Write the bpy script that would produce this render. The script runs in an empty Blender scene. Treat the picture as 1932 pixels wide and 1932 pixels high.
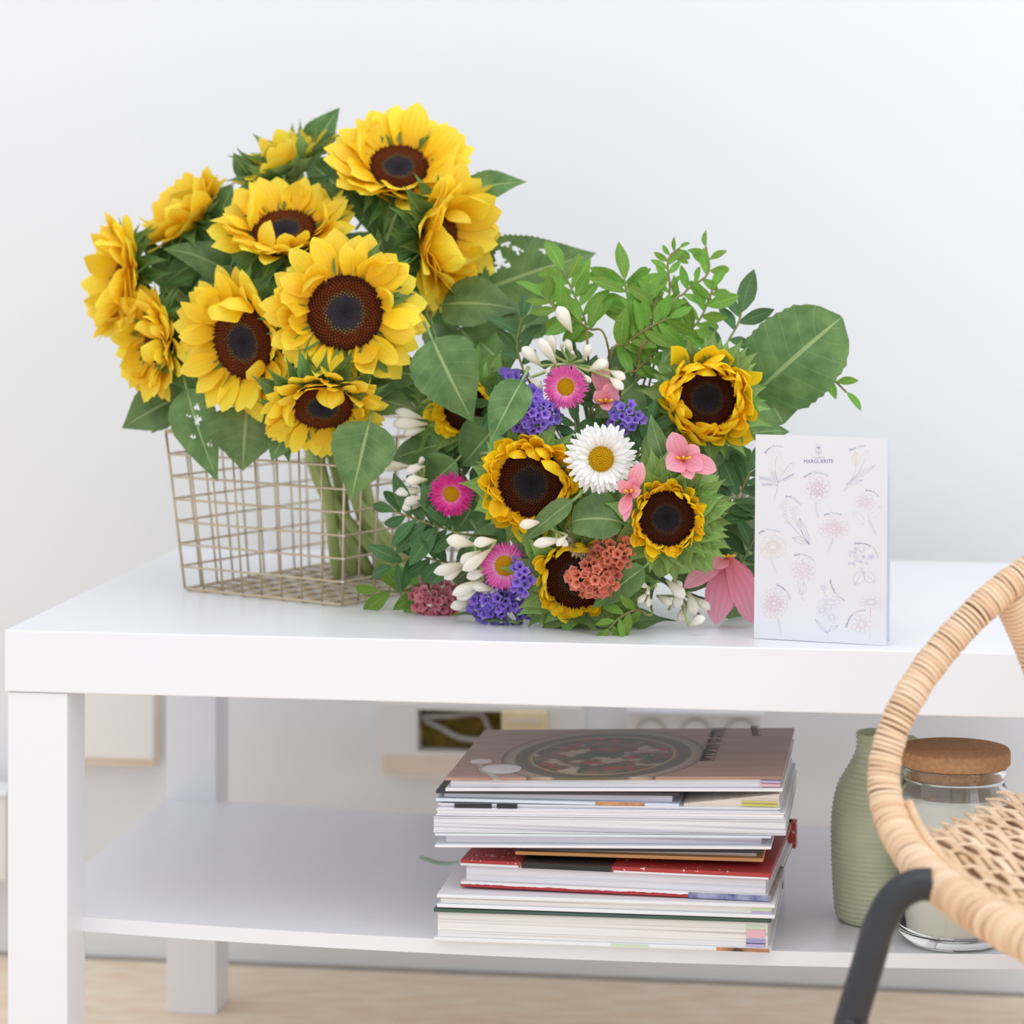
import bpy, math, random
from mathutils import Vector, Matrix, noise
random.seed(7)
R = random.Random(11)
sc = bpy.context.scene
COL = sc.collection
# ------------------------------------------------------------------ camera, world, lights, exposure
F, YAW, HOR = 5348.5, .1451, 361.85
CAM = Vector((.73907, -2.21323, .80497))
cd = bpy.data.cameras.new('camera'); cam = bpy.data.objects.new('camera', cd); COL.objects.link(cam)
cam.location = CAM; cam.rotation_euler = (math.pi/2, 0, YAW)
cd.sensor_width = 36; cd.lens = F/1932*36; cd.shift_y = -(966-HOR)/1932
cd.clip_start = .05; cd.clip_end = 50
cd.dof.use_dof = True; cd.dof.focus_distance = 2.24; cd.dof.aperture_fstop = 5.6
sc.camera = cam
w = bpy.data.worlds.new('world'); sc.world = w; w.use_nodes = True
bg = w.node_tree.nodes['Background']
bg.inputs[0].default_value = (.915, .955, 1, 1); bg.inputs[1].default_value = 1.13
def area(name, loc, target, sx, sy, power, col):
    l = bpy.data.lights.new(name, 'AREA'); l.shape = 'RECTANGLE'; l.size = sx; l.size_y = sy
    l.energy = power; l.color = col
    o = bpy.data.objects.new(name, l); COL.objects.link(o); o.location = loc
    o.rotation_euler = (Vector(target)-Vector(loc)).to_track_quat('-Z', 'Y').to_euler()
    return o
area('window_light', (3.3, -1.7, 1.15), (.6, .45, .35), 2.0, 1.8, 20, (.84, .92, 1))
area('ceiling_light', (.9, -.9, 2.6), (.6, .15, .45), 2.0, 1.6, 14, (1, .99, .98))
sc.view_settings.view_transform = 'Standard'; sc.view_settings.look = 'None'
sc.view_settings.gamma = 1; sc.view_settings.use_curve_mapping = False
sc.view_settings.exposure = .02
# ------------------------------------------------------------------ helpers
CY, SY = math.cos(YAW), math.sin(YAW)
RGT, UP, TOW = Vector((CY, SY, 0)), Vector((0, 0, 1)), Vector((SY, -CY, 0))
def ray(px, py):
    X = (px-966)/F; return Vector((X*CY-SY, X*SY+CY, -(py-HOR)/F))
def at(px, py, y):
    r = ray(px, py); return CAM+r*((y-CAM.y)/r.y)
def atz(px, py, z):
    r = ray(px, py); return CAM+r*((z-CAM.z)/r.z)
def cv(r, u, t):                                     # direction from (right, up, toward camera)
    return (RGT*r+UP*u+TOW*t).normalized()
def ppm(p):                                          # pixels per metre at a point
    d = Vector(p)-CAM; return F/(-d.dot(TOW))
def lin(c):
    return tuple((v/255/12.92 if v/255 <= .04045 else ((v/255+.055)/1.055)**2.4) for v in c)+(1,)
class MB:
    def __init__(s): s.v = []; s.f = []; s.a = None; s.flat = False
    def box(s, lo, hi):
        n = len(s.v)
        for z in (lo[2], hi[2]):
            for x, y in ((lo[0], lo[1]), (hi[0], lo[1]), (hi[0], hi[1]), (lo[0], hi[1])): s.v.append(Vector((x, y, z)))
        s.f += [tuple(n+i for i in q) for q in ((3,2,1,0),(4,5,6,7),(0,1,5,4),(1,2,6,5),(2,3,7,6),(3,0,4,7))]; return s
    def hexa(s, c):                                   # 4 bottom corners then 4 top corners
        n = len(s.v); s.v += [Vector(p) for p in c]
        s.f += [tuple(n+i for i in q) for q in ((3,2,1,0),(4,5,6,7),(0,1,5,4),(1,2,6,5),(2,3,7,6),(3,0,4,7))]; return s
    def grid(s, pts, nu, nv):
        n = len(s.v); s.v += pts
        for i in range(nu-1):
            for j in range(nv-1):
                a = n+i*nv+j; s.f.append((a, a+nv, a+nv+1, a+1))
        return s
    def tube(s, path, rad, k=8, closed=False):
        path = [Vector(p) for p in path]; m = len(path); n = len(s.v)
        if not hasattr(rad, '__len__'): rad = [rad]*m
        u = None
        for i, p in enumerate(path):
            a = path[(i-1) % m] if closed or i else p; b = path[(i+1) % m] if closed or i < m-1 else p
            t = (b-a).normalized()
            if u is None: u = t.orthogonal().normalized()
            u = (u-t*u.dot(t)).normalized(); w_ = t.cross(u)
            for j in range(k):
                an = 2*math.pi*j/k; s.v.append(p+(u*math.cos(an)+w_*math.sin(an))*rad[i])
        for i in range(m if closed else m-1):
            for j in range(k):
                a = n+i*k; b = n+((i+1) % m)*k; s.f.append((a+j, a+(j+1) % k, b+(j+1) % k, b+j))
        if not closed:
            s.f.append(tuple(n+j for j in reversed(range(k)))); s.f.append(tuple(n+(m-1)*k+j for j in range(k)))
        return s
    def lathe(s, prof, k=32, lobes=0, amp=0):
        n = len(s.v); m = len(prof)
        for i, (r, z) in enumerate(prof):
            for j in range(k):
                an = 2*math.pi*j/k; q = r*(1+amp*math.cos(lobes*an)) if lobes else r
                s.v.append(Vector((q*math.cos(an), q*math.sin(an), z)))
        for i in range(m-1):
            for j in range(k):
                s.f.append((n+i*k+j, n+i*k+(j+1) % k, n+(i+1)*k+(j+1) % k, n+(i+1)*k+j))
        return s
    def cap(s, k=32, first=True):
        n = len(s.v); s.f.append(tuple(range(k-1, -1, -1)) if first else tuple(range(n-k, n))); return s
    def xform(s, M):
        s.v = [M @ v for v in s.v]; return s
    def mesh(s, name, smooth=True):
        me = bpy.data.meshes.new(name); me.from_pydata([tuple(v) for v in s.v], [], s.f)
        if s.a:
            at_ = me.attributes.new('luv', 'FLOAT_VECTOR', 'POINT')
            at_.data.foreach_set('vector', [c for t in s.a for c in t])
        if smooth:
            me.polygons.foreach_set('use_smooth', [True]*len(me.polygons))
        me.update(); return me
def link(name, me, m, parent=None, M=None):
    if m is not None and not me.materials: me.materials.append(m)
    o = bpy.data.objects.new(name, me); COL.objects.link(o)
    if parent: o.parent = parent
    if M is not None: o.matrix_basis = M
    return o
def obj(name, mb, m, parent=None, smooth=True, M=None, bevel=0):
    o = link(name, mb.mesh(name, smooth), m, parent, M)
    if bevel:
        b = o.modifiers.new('bevel', 'BEVEL'); b.width = bevel; b.segments = 2; b.limit_method = 'ANGLE'
        if smooth is False: pass
    return o
def thing(name, label, cat, loc, group=None):
    o = bpy.data.objects.new(name, None); COL.objects.link(o); o.location = loc; o.empty_display_size = .02
    o['label'] = label; o['category'] = cat
    if group: o['group'] = group
    return o
def tag(o, label, cat, group=None):
    o['label'] = label; o['category'] = cat
    if group: o['group'] = group
    return o
def struct(name, mb, m, bevel=0):
    o = obj(name, mb, m, None, False, None, bevel); o['kind'] = 'structure'; return o
def frame(z, x=None):
    z = Vector(z).normalized(); x = Vector(x) if x is not None else Vector((0, 0, 1))
    x = x-z*x.dot(z)
    if x.length < 1e-4: x = z.orthogonal()
    x.normalize(); y = z.cross(x)
    return Matrix((x, y, z)).transposed().to_4x4()
T = Matrix.Translation
def S(v): return Matrix.Diagonal((v, v, v, 1)) if not hasattr(v, '__len__') else Matrix.Diagonal((*v, 1))
def RX(a): return Matrix.Rotation(a, 4, 'X')
def RY(a): return Matrix.Rotation(a, 4, 'Y')
def RZ(a): return Matrix.Rotation(a, 4, 'Z')
def bez(pts, n):                                      # Catmull-Rom through points
    P = [Vector(p) for p in pts]; P = [P[0]*2-P[1]]+P+[P[-1]*2-P[-2]]; out = []
    m = len(P)-3
    for i in range(n):
        t = i/(n-1)*m; k = min(int(t), m-1); t -= k
        a, b, c, d = P[k:k+4]
        out.append(.5*((2*b)+(c-a)*t+(2*a-5*b+4*c-d)*t*t+(3*b-a-3*c+d)*t**3))
    return out
# ------------------------------------------------------------------ materials
def nodes(name):
    m = bpy.data.materials.new(name); m.use_nodes = True; nt = m.node_tree
    return m, nt, nt.nodes['Principled BSDF'], nt.nodes['Material Output']
def N(nt, t, **k):
    n = nt.nodes.new(t)
    for a, b in k.items(): setattr(n, a, b)
    return n
def ramp(nt, fac, stops):
    r = N(nt, 'ShaderNodeValToRGB'); e = r.color_ramp.elements
    while len(e) < len(stops): e.new(.5)
    for q, (p, c) in zip(e, stops): q.position = p; q.color = lin(c)
    nt.links.new(fac, r.inputs[0]); return r.outputs[0]
def mix(nt, fac, a, b, mode='MIX'):
    m = N(nt, 'ShaderNodeMix', data_type='RGBA', blend_type=mode)
    for s, v in ((0, fac), (6, a), (7, b)):
        if hasattr(v, 'is_linked') or hasattr(v, 'links'): nt.links.new(v, m.inputs[s])
        else: m.inputs[s].default_value = v
    return m.outputs[2]
def math_(nt, op, a, b=0, c=None):
    m = N(nt, 'ShaderNodeMath', operation=op)
    for i, v in enumerate((a, b, c)):
        if v is None: continue
        if hasattr(v, 'links'): nt.links.new(v, m.inputs[i])
        else: m.inputs[i].default_value = v
    return m.outputs[0]
def noisetex(nt, scale, detail=3, coord='Object', vscale=None):
    tc = N(nt, 'ShaderNodeTexCoord'); n = N(nt, 'ShaderNodeTexNoise'); n.inputs['Scale'].default_value = scale; n.inputs['Detail'].default_value = detail
    if vscale:
        mp = N(nt, 'ShaderNodeMapping'); mp.inputs['Scale'].default_value = vscale
        nt.links.new(tc.outputs[coord], mp.inputs[0]); nt.links.new(mp.outputs[0], n.inputs['Vector'])
    else: nt.links.new(tc.outputs[coord], n.inputs['Vector'])
    return n.outputs['Fac']
def bump(nt, p, h, s, d=.002):
    b = N(nt, 'ShaderNodeBump'); b.inputs['Strength'].default_value = s; b.inputs['Distance'].default_value = d
    nt.links.new(h, b.inputs['Height']); nt.links.new(b.outputs[0], p.inputs['Normal'])
def mat(name, c1, c2=None, rough=.5, scale=40, spec=.5, vscale=None, bmp=0, metal=0, rand=0, coat=0):
    m, nt, p, o = nodes(name); p.inputs['Roughness'].default_value = rough; p.inputs['Metallic'].default_value = metal
    p.inputs['Specular IOR Level'].default_value = spec; p.inputs['Coat Weight'].default_value = coat
    n = noisetex(nt, scale, 3, 'Object', vscale)
    col = ramp(nt, n, [(.3, c1), (.7, c2 or c1)])
    if rand:
        oi = N(nt, 'ShaderNodeObjectInfo'); f = math_(nt, 'MULTIPLY_ADD', oi.outputs['Random'], rand*2, 1-rand)
        h = N(nt, 'ShaderNodeHueSaturation'); nt.links.new(f, h.inputs['Value']); nt.links.new(col, h.inputs['Color']); col = h.outputs[0]
    nt.links.new(col, p.inputs['Base Color'])
    if bmp: bump(nt, p, n, bmp)
    return m
def translucent(nt, p, o, col, fac):
    t = N(nt, 'ShaderNodeBsdfTranslucent'); nt.links.new(col, t.inputs[0])
    x = N(nt, 'ShaderNodeMixShader'); x.inputs[0].default_value = fac
    nt.links.new(p.outputs[0], x.inputs[1]); nt.links.new(t.outputs[0], x.inputs[2]); nt.links.new(x.outputs[0], o.inputs[0])
def petalmat(name, base, mid, tip, fac=.3, rand=.06, streak=.35, rough=.5):
    m, nt, p, o = nodes(name); p.inputs['Roughness'].default_value = rough; p.inputs['Specular IOR Level'].default_value = .25
    a = N(nt, 'ShaderNodeAttribute', attribute_name='luv'); sp = N(nt, 'ShaderNodeSeparateXYZ'); nt.links.new(a.outputs['Vector'], sp.inputs[0])
    col = ramp(nt, sp.outputs[0], [(0, base), (.4, mid), (.9, tip)])
    wv = math_(nt, 'SINE', math_(nt, 'MULTIPLY', sp.outputs[1], 14)); wv = math_(nt, 'MULTIPLY_ADD', wv, .5, .5)
    col = mix(nt, math_(nt, 'MULTIPLY', wv, streak), col, lin(base))
    oi = N(nt, 'ShaderNodeObjectInfo'); h = N(nt, 'ShaderNodeHueSaturation')
    nt.links.new(math_(nt, 'MULTIPLY_ADD', oi.outputs['Random'], rand*2, 1-rand), h.inputs['Value'])
    nt.links.new(math_(nt, 'MULTIPLY_ADD', oi.outputs['Random'], .016, .492), h.inputs['Hue']); nt.links.new(col, h.inputs['Color'])
    nt.links.new(h.outputs[0], p.inputs['Base Color'])
    bump(nt, p, wv, .15, .0005)
    translucent(nt, p, o, h.outputs[0], fac); return m
def leafmat(name, dark, light, vein, back, fac=.2, nv=7., slope=1.3, rough=.5, rand=.14):
    m, nt, p, o = nodes(name); p.inputs['Roughness'].default_value = rough; p.inputs['Specular IOR Level'].default_value = .35
    a = N(nt, 'ShaderNodeAttribute', attribute_name='luv'); sp = N(nt, 'ShaderNodeSeparateXYZ'); nt.links.new(a.outputs['Vector'], sp.inputs[0])
    av = math_(nt, 'ABSOLUTE', sp.outputs[1])
    n = noisetex(nt, 55, 4)
    col = ramp(nt, n, [(.32, dark), (.72, light)])
    mid = math_(nt, 'LESS_THAN', av, .045)
    fr = math_(nt, 'FRACT', math_(nt, 'SUBTRACT', math_(nt, 'MULTIPLY', sp.outputs[0], nv), math_(nt, 'MULTIPLY', av, slope)))
    side = math_(nt, 'LESS_THAN', fr, .06)
    vf = math_(nt, 'MAXIMUM', math_(nt, 'MULTIPLY', mid, .8), math_(nt, 'MULTIPLY', side, .2))
    col = mix(nt, vf, col, lin(vein))
    g = N(nt, 'ShaderNodeNewGeometry'); col = mix(nt, math_(nt, 'MULTIPLY', g.outputs['Backfacing'], .6), col, lin(back))
    oi = N(nt, 'ShaderNodeObjectInfo'); h = N(nt, 'ShaderNodeHueSaturation')
    nt.links.new(math_(nt, 'MULTIPLY_ADD', oi.outputs['Random'], rand*2, 1-rand), h.inputs['Value'])
    nt.links.new(math_(nt, 'MULTIPLY_ADD', oi.outputs['Random'], .03, .485), h.inputs['Hue']); nt.links.new(col, h.inputs['Color'])
    nt.links.new(h.outputs[0], p.inputs['Base Color']); bump(nt, p, n, .25, .002)
    translucent(nt, p, o, h.outputs[0], fac); return m
def discmat(name='sunflower_disc', k=1):
    m, nt, p, o = nodes(name); p.inputs['Roughness'].default_value = .75; p.inputs['Specular IOR Level'].default_value = .2
    a = N(nt, 'ShaderNodeAttribute', attribute_name='luv'); sp = N(nt, 'ShaderNodeSeparateXYZ'); nt.links.new(a.outputs['Vector'], sp.inputs[0])
    c0 = ramp(nt, sp.outputs[0], [(0, (22, 19, 24)), (.40, (52, 46, 54)), (.50, (62, 50, 40)), (.58, (84, 40, 20)), (.8, (96, 46, 22)), (1, (58, 24, 16))])
    c1 = ramp(nt, sp.outputs[0], [(0, (36, 32, 40)), (.42, (66, 62, 76)), (.50, (176, 140, 72)), (.60, (138, 66, 26)), (.8, (152, 76, 30)), (1, (96, 40, 20))])
    cc = mix(nt, sp.outputs[1], c0, c1)
    if k != 1: cc = mix(nt, 1.0, cc, (k, k*.92, k*.9, 1), 'MULTIPLY')
    nt.links.new(cc, p.inputs['Base Color']); return m
def rattanmat(name, c1, c2, c3):
    m, nt, p, o = nodes(name); p.inputs['Roughness'].default_value = .42; p.inputs['Specular IOR Level'].default_value = .4
    n = noisetex(nt, 60, 4); oi = N(nt, 'ShaderNodeObjectInfo')
    f = math_(nt, 'MULTIPLY_ADD', oi.outputs['Random'], .38, math_(nt, 'MULTIPLY_ADD', n, .5, .14))
    nt.links.new(ramp(nt, f, [(.2, c1), (.55, c2), (.9, c3)]), p.inputs['Base Color']); bump(nt, p, n, .2, .001); return m
def pagemat(name, c1, c2, freq, c3=None):
    m, nt, p, o = nodes(name); p.inputs['Roughness'].default_value = .85; p.inputs['Specular IOR Level'].default_value = .1
    n = noisetex(nt, 1, 3, 'Object', (2, 2, freq)); n2 = noisetex(nt, 1, 2, 'Object', (1.2, 1.2, freq*.28))
    f = math_(nt, 'ADD', math_(nt, 'MULTIPLY', n, .6), math_(nt, 'MULTIPLY', n2, .4))
    nt.links.new(ramp(nt, f, [(.36, c1), (.47, c2), (.6, c3 or c2)]), p.inputs['Base Color']); bump(nt, p, n, .5, .001); return m
M = {}
M['wall'] = mat('wall_paint', (231, 231, 234), (229, 229, 232), .9, 3, .2)
M['floor'] = mat('floor_beige', (238, 214, 188), (247, 232, 212), .7, 22, .3, (1, 2.2, 1), .1)
M['table'] = mat('white_lacquer', (234, 234, 239), (232, 232, 238), .32, 5, .5)
M['wire'] = mat('champagne_wire', (196, 176, 146), (208, 190, 162), .34, 30, .5, None, 0, .55)
M['solder'] = mat('pale_joint', (232, 226, 216), (222, 214, 200), .4, 30)
M['petal'] = petalmat('sunflower_petal', (253, 190, 24), (255, 220, 44), (255, 234, 84), .35, .05, .2)
M['petal2'] = petalmat('sunflower_petal_deep', (252, 184, 10), (255, 214, 22), (255, 226, 50), .36, .06, .2)
M['disc'] = discmat(); M['disc2'] = discmat('bouquet_disc', .5)
M['leaf'] = leafmat('sunflower_leaf', (80, 112, 62), (118, 148, 88), (160, 182, 122), (146, 170, 120))
M['bract'] = leafmat('sunflower_bract', (84, 120, 62), (128, 160, 90), (154, 182, 112), (146, 172, 110), .2, 5, .5)
M['bract2'] = leafmat('sunflower_bract_pale', (116, 152, 76), (162, 192, 110), (180, 206, 132), (168, 194, 124), .25, 5, .5, .5, .26)
M['sprig'] = leafmat('fresh_leaflet', (92, 142, 44), (142, 182, 78), (160, 196, 98), (150, 184, 106), .35, 8, .6)
M['ruscus'] = leafmat('dark_leaflet', (54, 92, 48), (88, 124, 70), (116, 150, 96), (108, 142, 90), .2, 8, .4, .38)
M['stem'] = mat('green_stem', (160, 176, 104), (190, 200, 136), .55, 60, .3, (1, 1, .2))
M['stemd'] = mat('dark_stem', (74, 110, 48), (98, 132, 66), .55, 60)
M['twig'] = mat('thin_twig', (120, 138, 66), (132, 96, 66), .6, 30)
M['pinkp'] = petalmat('aster_pink', (250, 190, 226), (238, 126, 196), (226, 92, 178), .3, .08, .15)
M['hotp'] = petalmat('aster_magenta', (246, 150, 214), (232, 76, 168), (222, 48, 150), .3, .08, .15)
M['whitep'] = petalmat('aster_white', (238, 238, 226), (248, 248, 246), (250, 250, 250), .25, .03, .08)
M['beigep'] = petalmat('aster_beige', (206, 190, 160), (222, 210, 184), (230, 220, 198), .25, .03, .1)
M['astc'] = mat('aster_centre', (206, 150, 12), (246, 206, 36), .8, 900, .2, None, .4)
M['purple'] = petalmat('statice_purple', (104, 76, 176), (142, 110, 216), (166, 138, 230), .3, .14, .2)
M['rosep'] = petalmat('statice_rose', (186, 96, 110), (220, 130, 144), (230, 152, 164), .3, .14, .2)
M['salmon'] = petalmat('statice_salmon', (176, 84, 66), (220, 122, 100), (232, 146, 122), .3, .14, .2)
M['bud'] = petalmat('tuberose_bud', (214, 206, 170), (246, 240, 224), (252, 248, 240), .3, .03, .08, .4)
M['lily'] = petalmat('pink_lily', (222, 120, 130), (242, 154, 172), (246, 176, 194), .3, .05, .25)
M['stamen'] = mat('yellow_stamen', (238, 170, 30), (246, 190, 60), .7)
M['cardp'] = mat('card_paper', (224, 223, 229), (222, 221, 227), .75, 8, .2)
def flat(name, c, rough=.7): M[name] = mat(name, c, c, rough, 20, .2)
flat('ink_navy', (128, 128, 164)); flat('ink_grey', (190, 192, 204)); flat('ink_pink', (236, 208, 216)); flat('ink_rose', (226, 188, 204))
flat('ink_peach', (238, 216, 196)); flat('ink_lilac', (204, 202, 230)); flat('ink_sage', (198, 206, 190)); flat('ink_slate', (178, 180, 202))
M['black'] = mat('black_metal', (38, 38, 44), (44, 44, 50), .38, 30, .5)
M['rattan'] = rattanmat('rattan_wrap', (206, 160, 122), (232, 198, 164), (244, 218, 188))
M['rattan2'] = rattanmat('rattan_weave', (204, 160, 122), (232, 200, 164), (244, 220, 188))
M['core'] = mat('rattan_core', (120, 84, 52), (150, 106, 68), .8)
M['wax'] = mat('candle_wax', (252, 250, 243), (253, 251, 246), .55, 10, .3)
M['cork'] = mat('cork', (168, 124, 88), (190, 146, 108), .85, 260, .2, None, .4)
def vase_mat():
    m, nt, p, o = nodes('sage_glaze'); p.inputs['Roughness'].default_value = .3
    n = noisetex(nt, 25, 3); nt.links.new(ramp(nt, n, [(.3, (186, 191, 160)), (.7, (202, 206, 178))]), p.inputs['Base Color']); return m
M['vase'] = vase_mat()
def glass():
    m, nt, p, o = nodes('clear_glass'); p.inputs['Transmission Weight'].default_value = 1; p.inputs['Roughness'].default_value = .02
    p.inputs['IOR'].default_value = 1.45; p.inputs['Base Color'].default_value = (.97, .99, .97, 1); return m
M['glass'] = glass()
M['plastic'] = mat('white_plastic', (234, 230, 226), (230, 226, 222), .45, 5)
M['cream'] = mat('cream_plastic', (236, 220, 176), (226, 206, 156), .5, 30)
M['tan'] = mat('painted_tan_shade', (228, 210, 192), (232, 216, 200), .7)  # tan stands in for the warm shade below the wall boxes
M['olive'] = mat('olive_cavity', (92, 76, 14), (136, 112, 22), .8, 60)
M['cable'] = mat('grey_cable', (158, 152, 146), (170, 164, 158), .5)
M['socket'] = mat('socket_grey', (196, 192, 180), (190, 186, 174), .5)
M['dark'] = mat('dark_cover', (56, 54, 62), (64, 62, 70), .5)
M['bwhite'] = mat('white_cover', (236, 236, 240), (232, 232, 238), .5)
M['bpale'] = mat('pale_blue_cover', (214, 222, 236), (222, 228, 240), .45)
M['green_cover'] = mat('dark_green_cover', (62, 84, 76), (70, 92, 84), .55)
M['orange'] = mat('orange_cover', (232, 170, 104), (238, 182, 128), .6, 14)
M['pg1'] = pagemat('pages_white', (198, 196, 208), (226, 226, 234), 900, (236, 236, 242))
M['pg2'] = pagemat('pages_lilac', (196, 190, 204), (222, 218, 230), 600, (234, 232, 240))
M['pg3'] = pagemat('pages_warm', (196, 188, 186), (232, 228, 226), 800, (240, 238, 236))
M['pg4'] = pagemat('pages_coarse', (176, 176, 190), (220, 220, 226), 420, (238, 238, 242))
M['pg5'] = pagemat('pages_beige', (204, 192, 182), (222, 212, 202), 700, (228, 220, 212))
flat('tab_pink', (232, 184, 194)); flat('tab_lilac', (196, 182, 216)); flat('tab_green', (206, 222, 196)); flat('tab_blue', (160, 160, 206)); flat('tab_yellow', (206, 200, 110))
M['red'] = None
def redmat():
    m, nt, p, o = nodes('red_speckled_cover'); p.inputs['Roughness'].default_value = .45
    n = noisetex(nt, 1, 2, 'Object', (300, 90, 300)); n2 = noisetex(nt, 9, 2)
    f = math_(nt, 'MULTIPLY', math_(nt, 'GREATER_THAN', n, .66), math_(nt, 'GREATER_THAN', n2, .5))
    nt.links.new(mix(nt, f, lin((178, 56, 58)), lin((236, 226, 224))), p.inputs['Base Color']); return m
M['red'] = redmat()
def tornmat():
    m, nt, p, o = nodes('torn_red_white_edge'); p.inputs['Roughness'].default_value = .5
    tc = N(nt, 'ShaderNodeTexCoord'); sp = N(nt, 'ShaderNodeSeparateXYZ'); nt.links.new(tc.outputs['Generated'], sp.inputs[0])
    n = noisetex(nt, 1, 4, 'Object', (160, 160, 10))
    f = math_(nt, 'GREATER_THAN', math_(nt, 'ADD', sp.outputs[2], math_(nt, 'MULTIPLY', n, .5)), .82)
    nt.links.new(mix(nt, f, lin((176, 52, 58)), lin((240, 238, 238))), p.inputs['Base Color']); return m
M['torn'] = tornmat()
M['photo_blue'] = mat('blue_photo_print', (62, 76, 140), (190, 190, 214), .45, 70)
M['photo_food'] = mat('food_photo_print', (70, 52, 44), (222, 160, 110), .45, 60)
M['photo_dark'] = mat('dark_photo_print', (34, 32, 36), (44, 40, 44), .45, 60)
M['spine'] = mat('photo_spine', (90, 84, 84), (200, 180, 168), .5, 50)
M['ribbon'] = mat('green_ribbon', (150, 190, 160), (196, 208, 196), .6, 60)
# ------------------------------------------------------------------ the room
struct('floor', MB().box((-2.5, -3.6, -.05), (3.5, .67, 0)), M['floor'])
struct('wall_back', MB().box((-2.5, .67, -.05), (3.5, .77, 2.6)), M['wall'])
struct('wall_floor_line', MB().box((-2.5, .664, 0), (3.5, .6705, .003)), M['cable'])  # thin grey strip drawing the dark line where wall meets floor
# wall fittings under the table
def wallbox(name, label, px0, py0, px1, py1, d, m, cat='electrical box'):
    a, b = at(px0, py1, .67), at(px1, py0, .67)
    t = thing(name, label, cat, ((a.x+b.x)/2, .67, a.z)); L = T(-t.location)
    return t, a, b, L
t, a, b, L = wallbox('junction_box', 'plain white blind wall box seen between the left table legs', 90, 1262, 304, 1432, .03, M['plastic'])
obj('body', MB().box((a.x, .645, a.z), (b.x, .6705, b.z)), M['tan'], t, False, L, .002)  # body coloured tan to paint the shade under the white cover
obj('cover', MB().box((a.x-.001, .637, a.z+.008), (b.x+.001, .6455, b.z+.001)), M['plastic'], t, False, L, .003)
t, a, b, L = wallbox('connection_box', 'open white wall box with olive inside and grey cables above the books', 725, 1326, 1103, 1456, .03, M['plastic'])
o0, o1 = at(787, 1418, .64), at(946, 1343, .64)
fr = MB(); y0, y1 = .64, .6705
fr.box((a.x, y0, a.z), (o0.x, y1, b.z)); fr.box((o1.x, y0, a.z), (b.x, y1, b.z)); fr.box((o0.x, y0, a.z), (o1.x, y1, o0.z)); fr.box((o0.x, y0, o1.z), (o1.x, y1, b.z))
obj('frame', fr, M['plastic'], t, False, L)
obj('cavity', MB().box((o0.x, .666, o0.z), (o1.x, .6704, o1.z)), M['olive'], t, False, L)
for pts in (((792, 1352), (850, 1350), (905, 1346), (922, 1372), (935, 1400)), ((800, 1358), (830, 1372), (870, 1392), (930, 1398))):
    obj('cable', MB().tube(bez([at(x, y, .655) for x, y in pts], 20), .0035, 8), M['cable'], t, True, L)
p0, p1 = at(948, 1395, .632), at(1030, 1344, .632)
obj('connector', MB().box((p0.x, .628, p0.z), (p1.x, .645, p1.z)), M['cream'], t, False, L, .002)
p0, p1 = at(956, 1362, .63), at(1020, 1354, .63)
obj('connector_slot', MB().box((p0.x, .6265, p0.z), (p1.x, .629, p1.z)), M['tan'], t, False, L)
p0, p1 = at(725, 1456, .64), at(1103, 1434, .64)
obj('shade_strip', MB().box((p0.x, .634, p0.z), (p1.x, .6402, p1.z)), M['tan'], t, False, L)  # tan strip painted in as the shadow band along the box bottom
t, a, b, L = wallbox('wall_socket', 'triple white wall socket with round recesses behind the books', 1186, 1346, 1440, 1470, .02, M['plastic'], 'socket')
obj('plate', MB().box((a.x, .655, a.z), (b.x, .6705, b.z)), M['plastic'], t, False, L, .002)
obj('top_ridge', MB().box((a.x, .648, b.z), (b.x+.002, .6705, b.z+.005)), M['bwhite'], t, False, L, .001)
for px in (1230, 1314, 1399):
    c = at(px, 1386, .655)
    prof = [(.0165, 0), (.0165, -.003), (.015, -.003), (.014, .004), (.0, .004)]
    s_ = obj('socket_well', MB().lathe([(r, -z) for r, z in prof], 28), M['socket'], t, True, L @ T((c.x, .655, c.z)) @ RX(-math.pi/2) @ S((1, 1, -1)))
    obj('contact_hole', MB().lathe([(0.0001, .001), (.0028, .001), (.0028, -.002)], 12), M['dark'], s_, True, T((0, .011, .003)))
p0, p1 = at(-260, 1655, .6), at(12, 1492, .6)
t = thing('wall_heater', 'flat white heater panel low on the wall, partly hidden by the front table leg', 'heater', ((p0.x+p1.x)/2, .67, p0.z)); L = T(-t.location)
obj('panel', MB().box((p0.x, .6, p0.z), (p1.x, .64, p1.z-.006)), M['plastic'], t, False, L, .003)
obj('top_grille', MB().box((p0.x-.002, .596, p1.z-.006), (p1.x+.002, .645, p1.z)), M['bwhite'], t, False, L, .002)
obj('bracket', MB().box((p0.x+.03, .639, p0.z+.02), (p1.x-.03, .6705, p1.z-.02)), M['plastic'], t, False, L)
# ------------------------------------------------------------------ table
TW, TD, TH, HS = .90, .54, .45, .210
def shelf_z(x): return HS-.0093*(1-((x-.45)/.45)**2)
t = thing('coffee_table', 'white lacquered low table with square legs and a sagging lower shelf', 'table', (TW/2, TD/2, 0)); L = T(-t.location)
obj('tabletop', MB().box((0, 0, .40), (TW, TD, TH)), M['table'], t, False, L, .0012)
for x in (.002, TW-.052):
    for y in (.002, TD-.052):
        obj('leg', MB().box((x, y, 0), (x+.05, y+.05, .3995)), M['table'], t, False, L, .001)
g = MB(); nx = 40
for z in (-.0118, 0):
    for i in range(nx):
        x = .003+(TW-.006)*i/(nx-1)
        for y in (.045, TD-.045): g.v.append(Vector((x, y, shelf_z(x)+z)))
k = nx*2
for i in range(nx-1):
    a = i*2; g.f += [(a+1, a+3, a+2, a), (k+a, k+a+2, k+a+3, k+a+1), (a, a+2, k+a+2, k+a), (a+3, a+1, k+a+1, k+a+3)]
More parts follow.
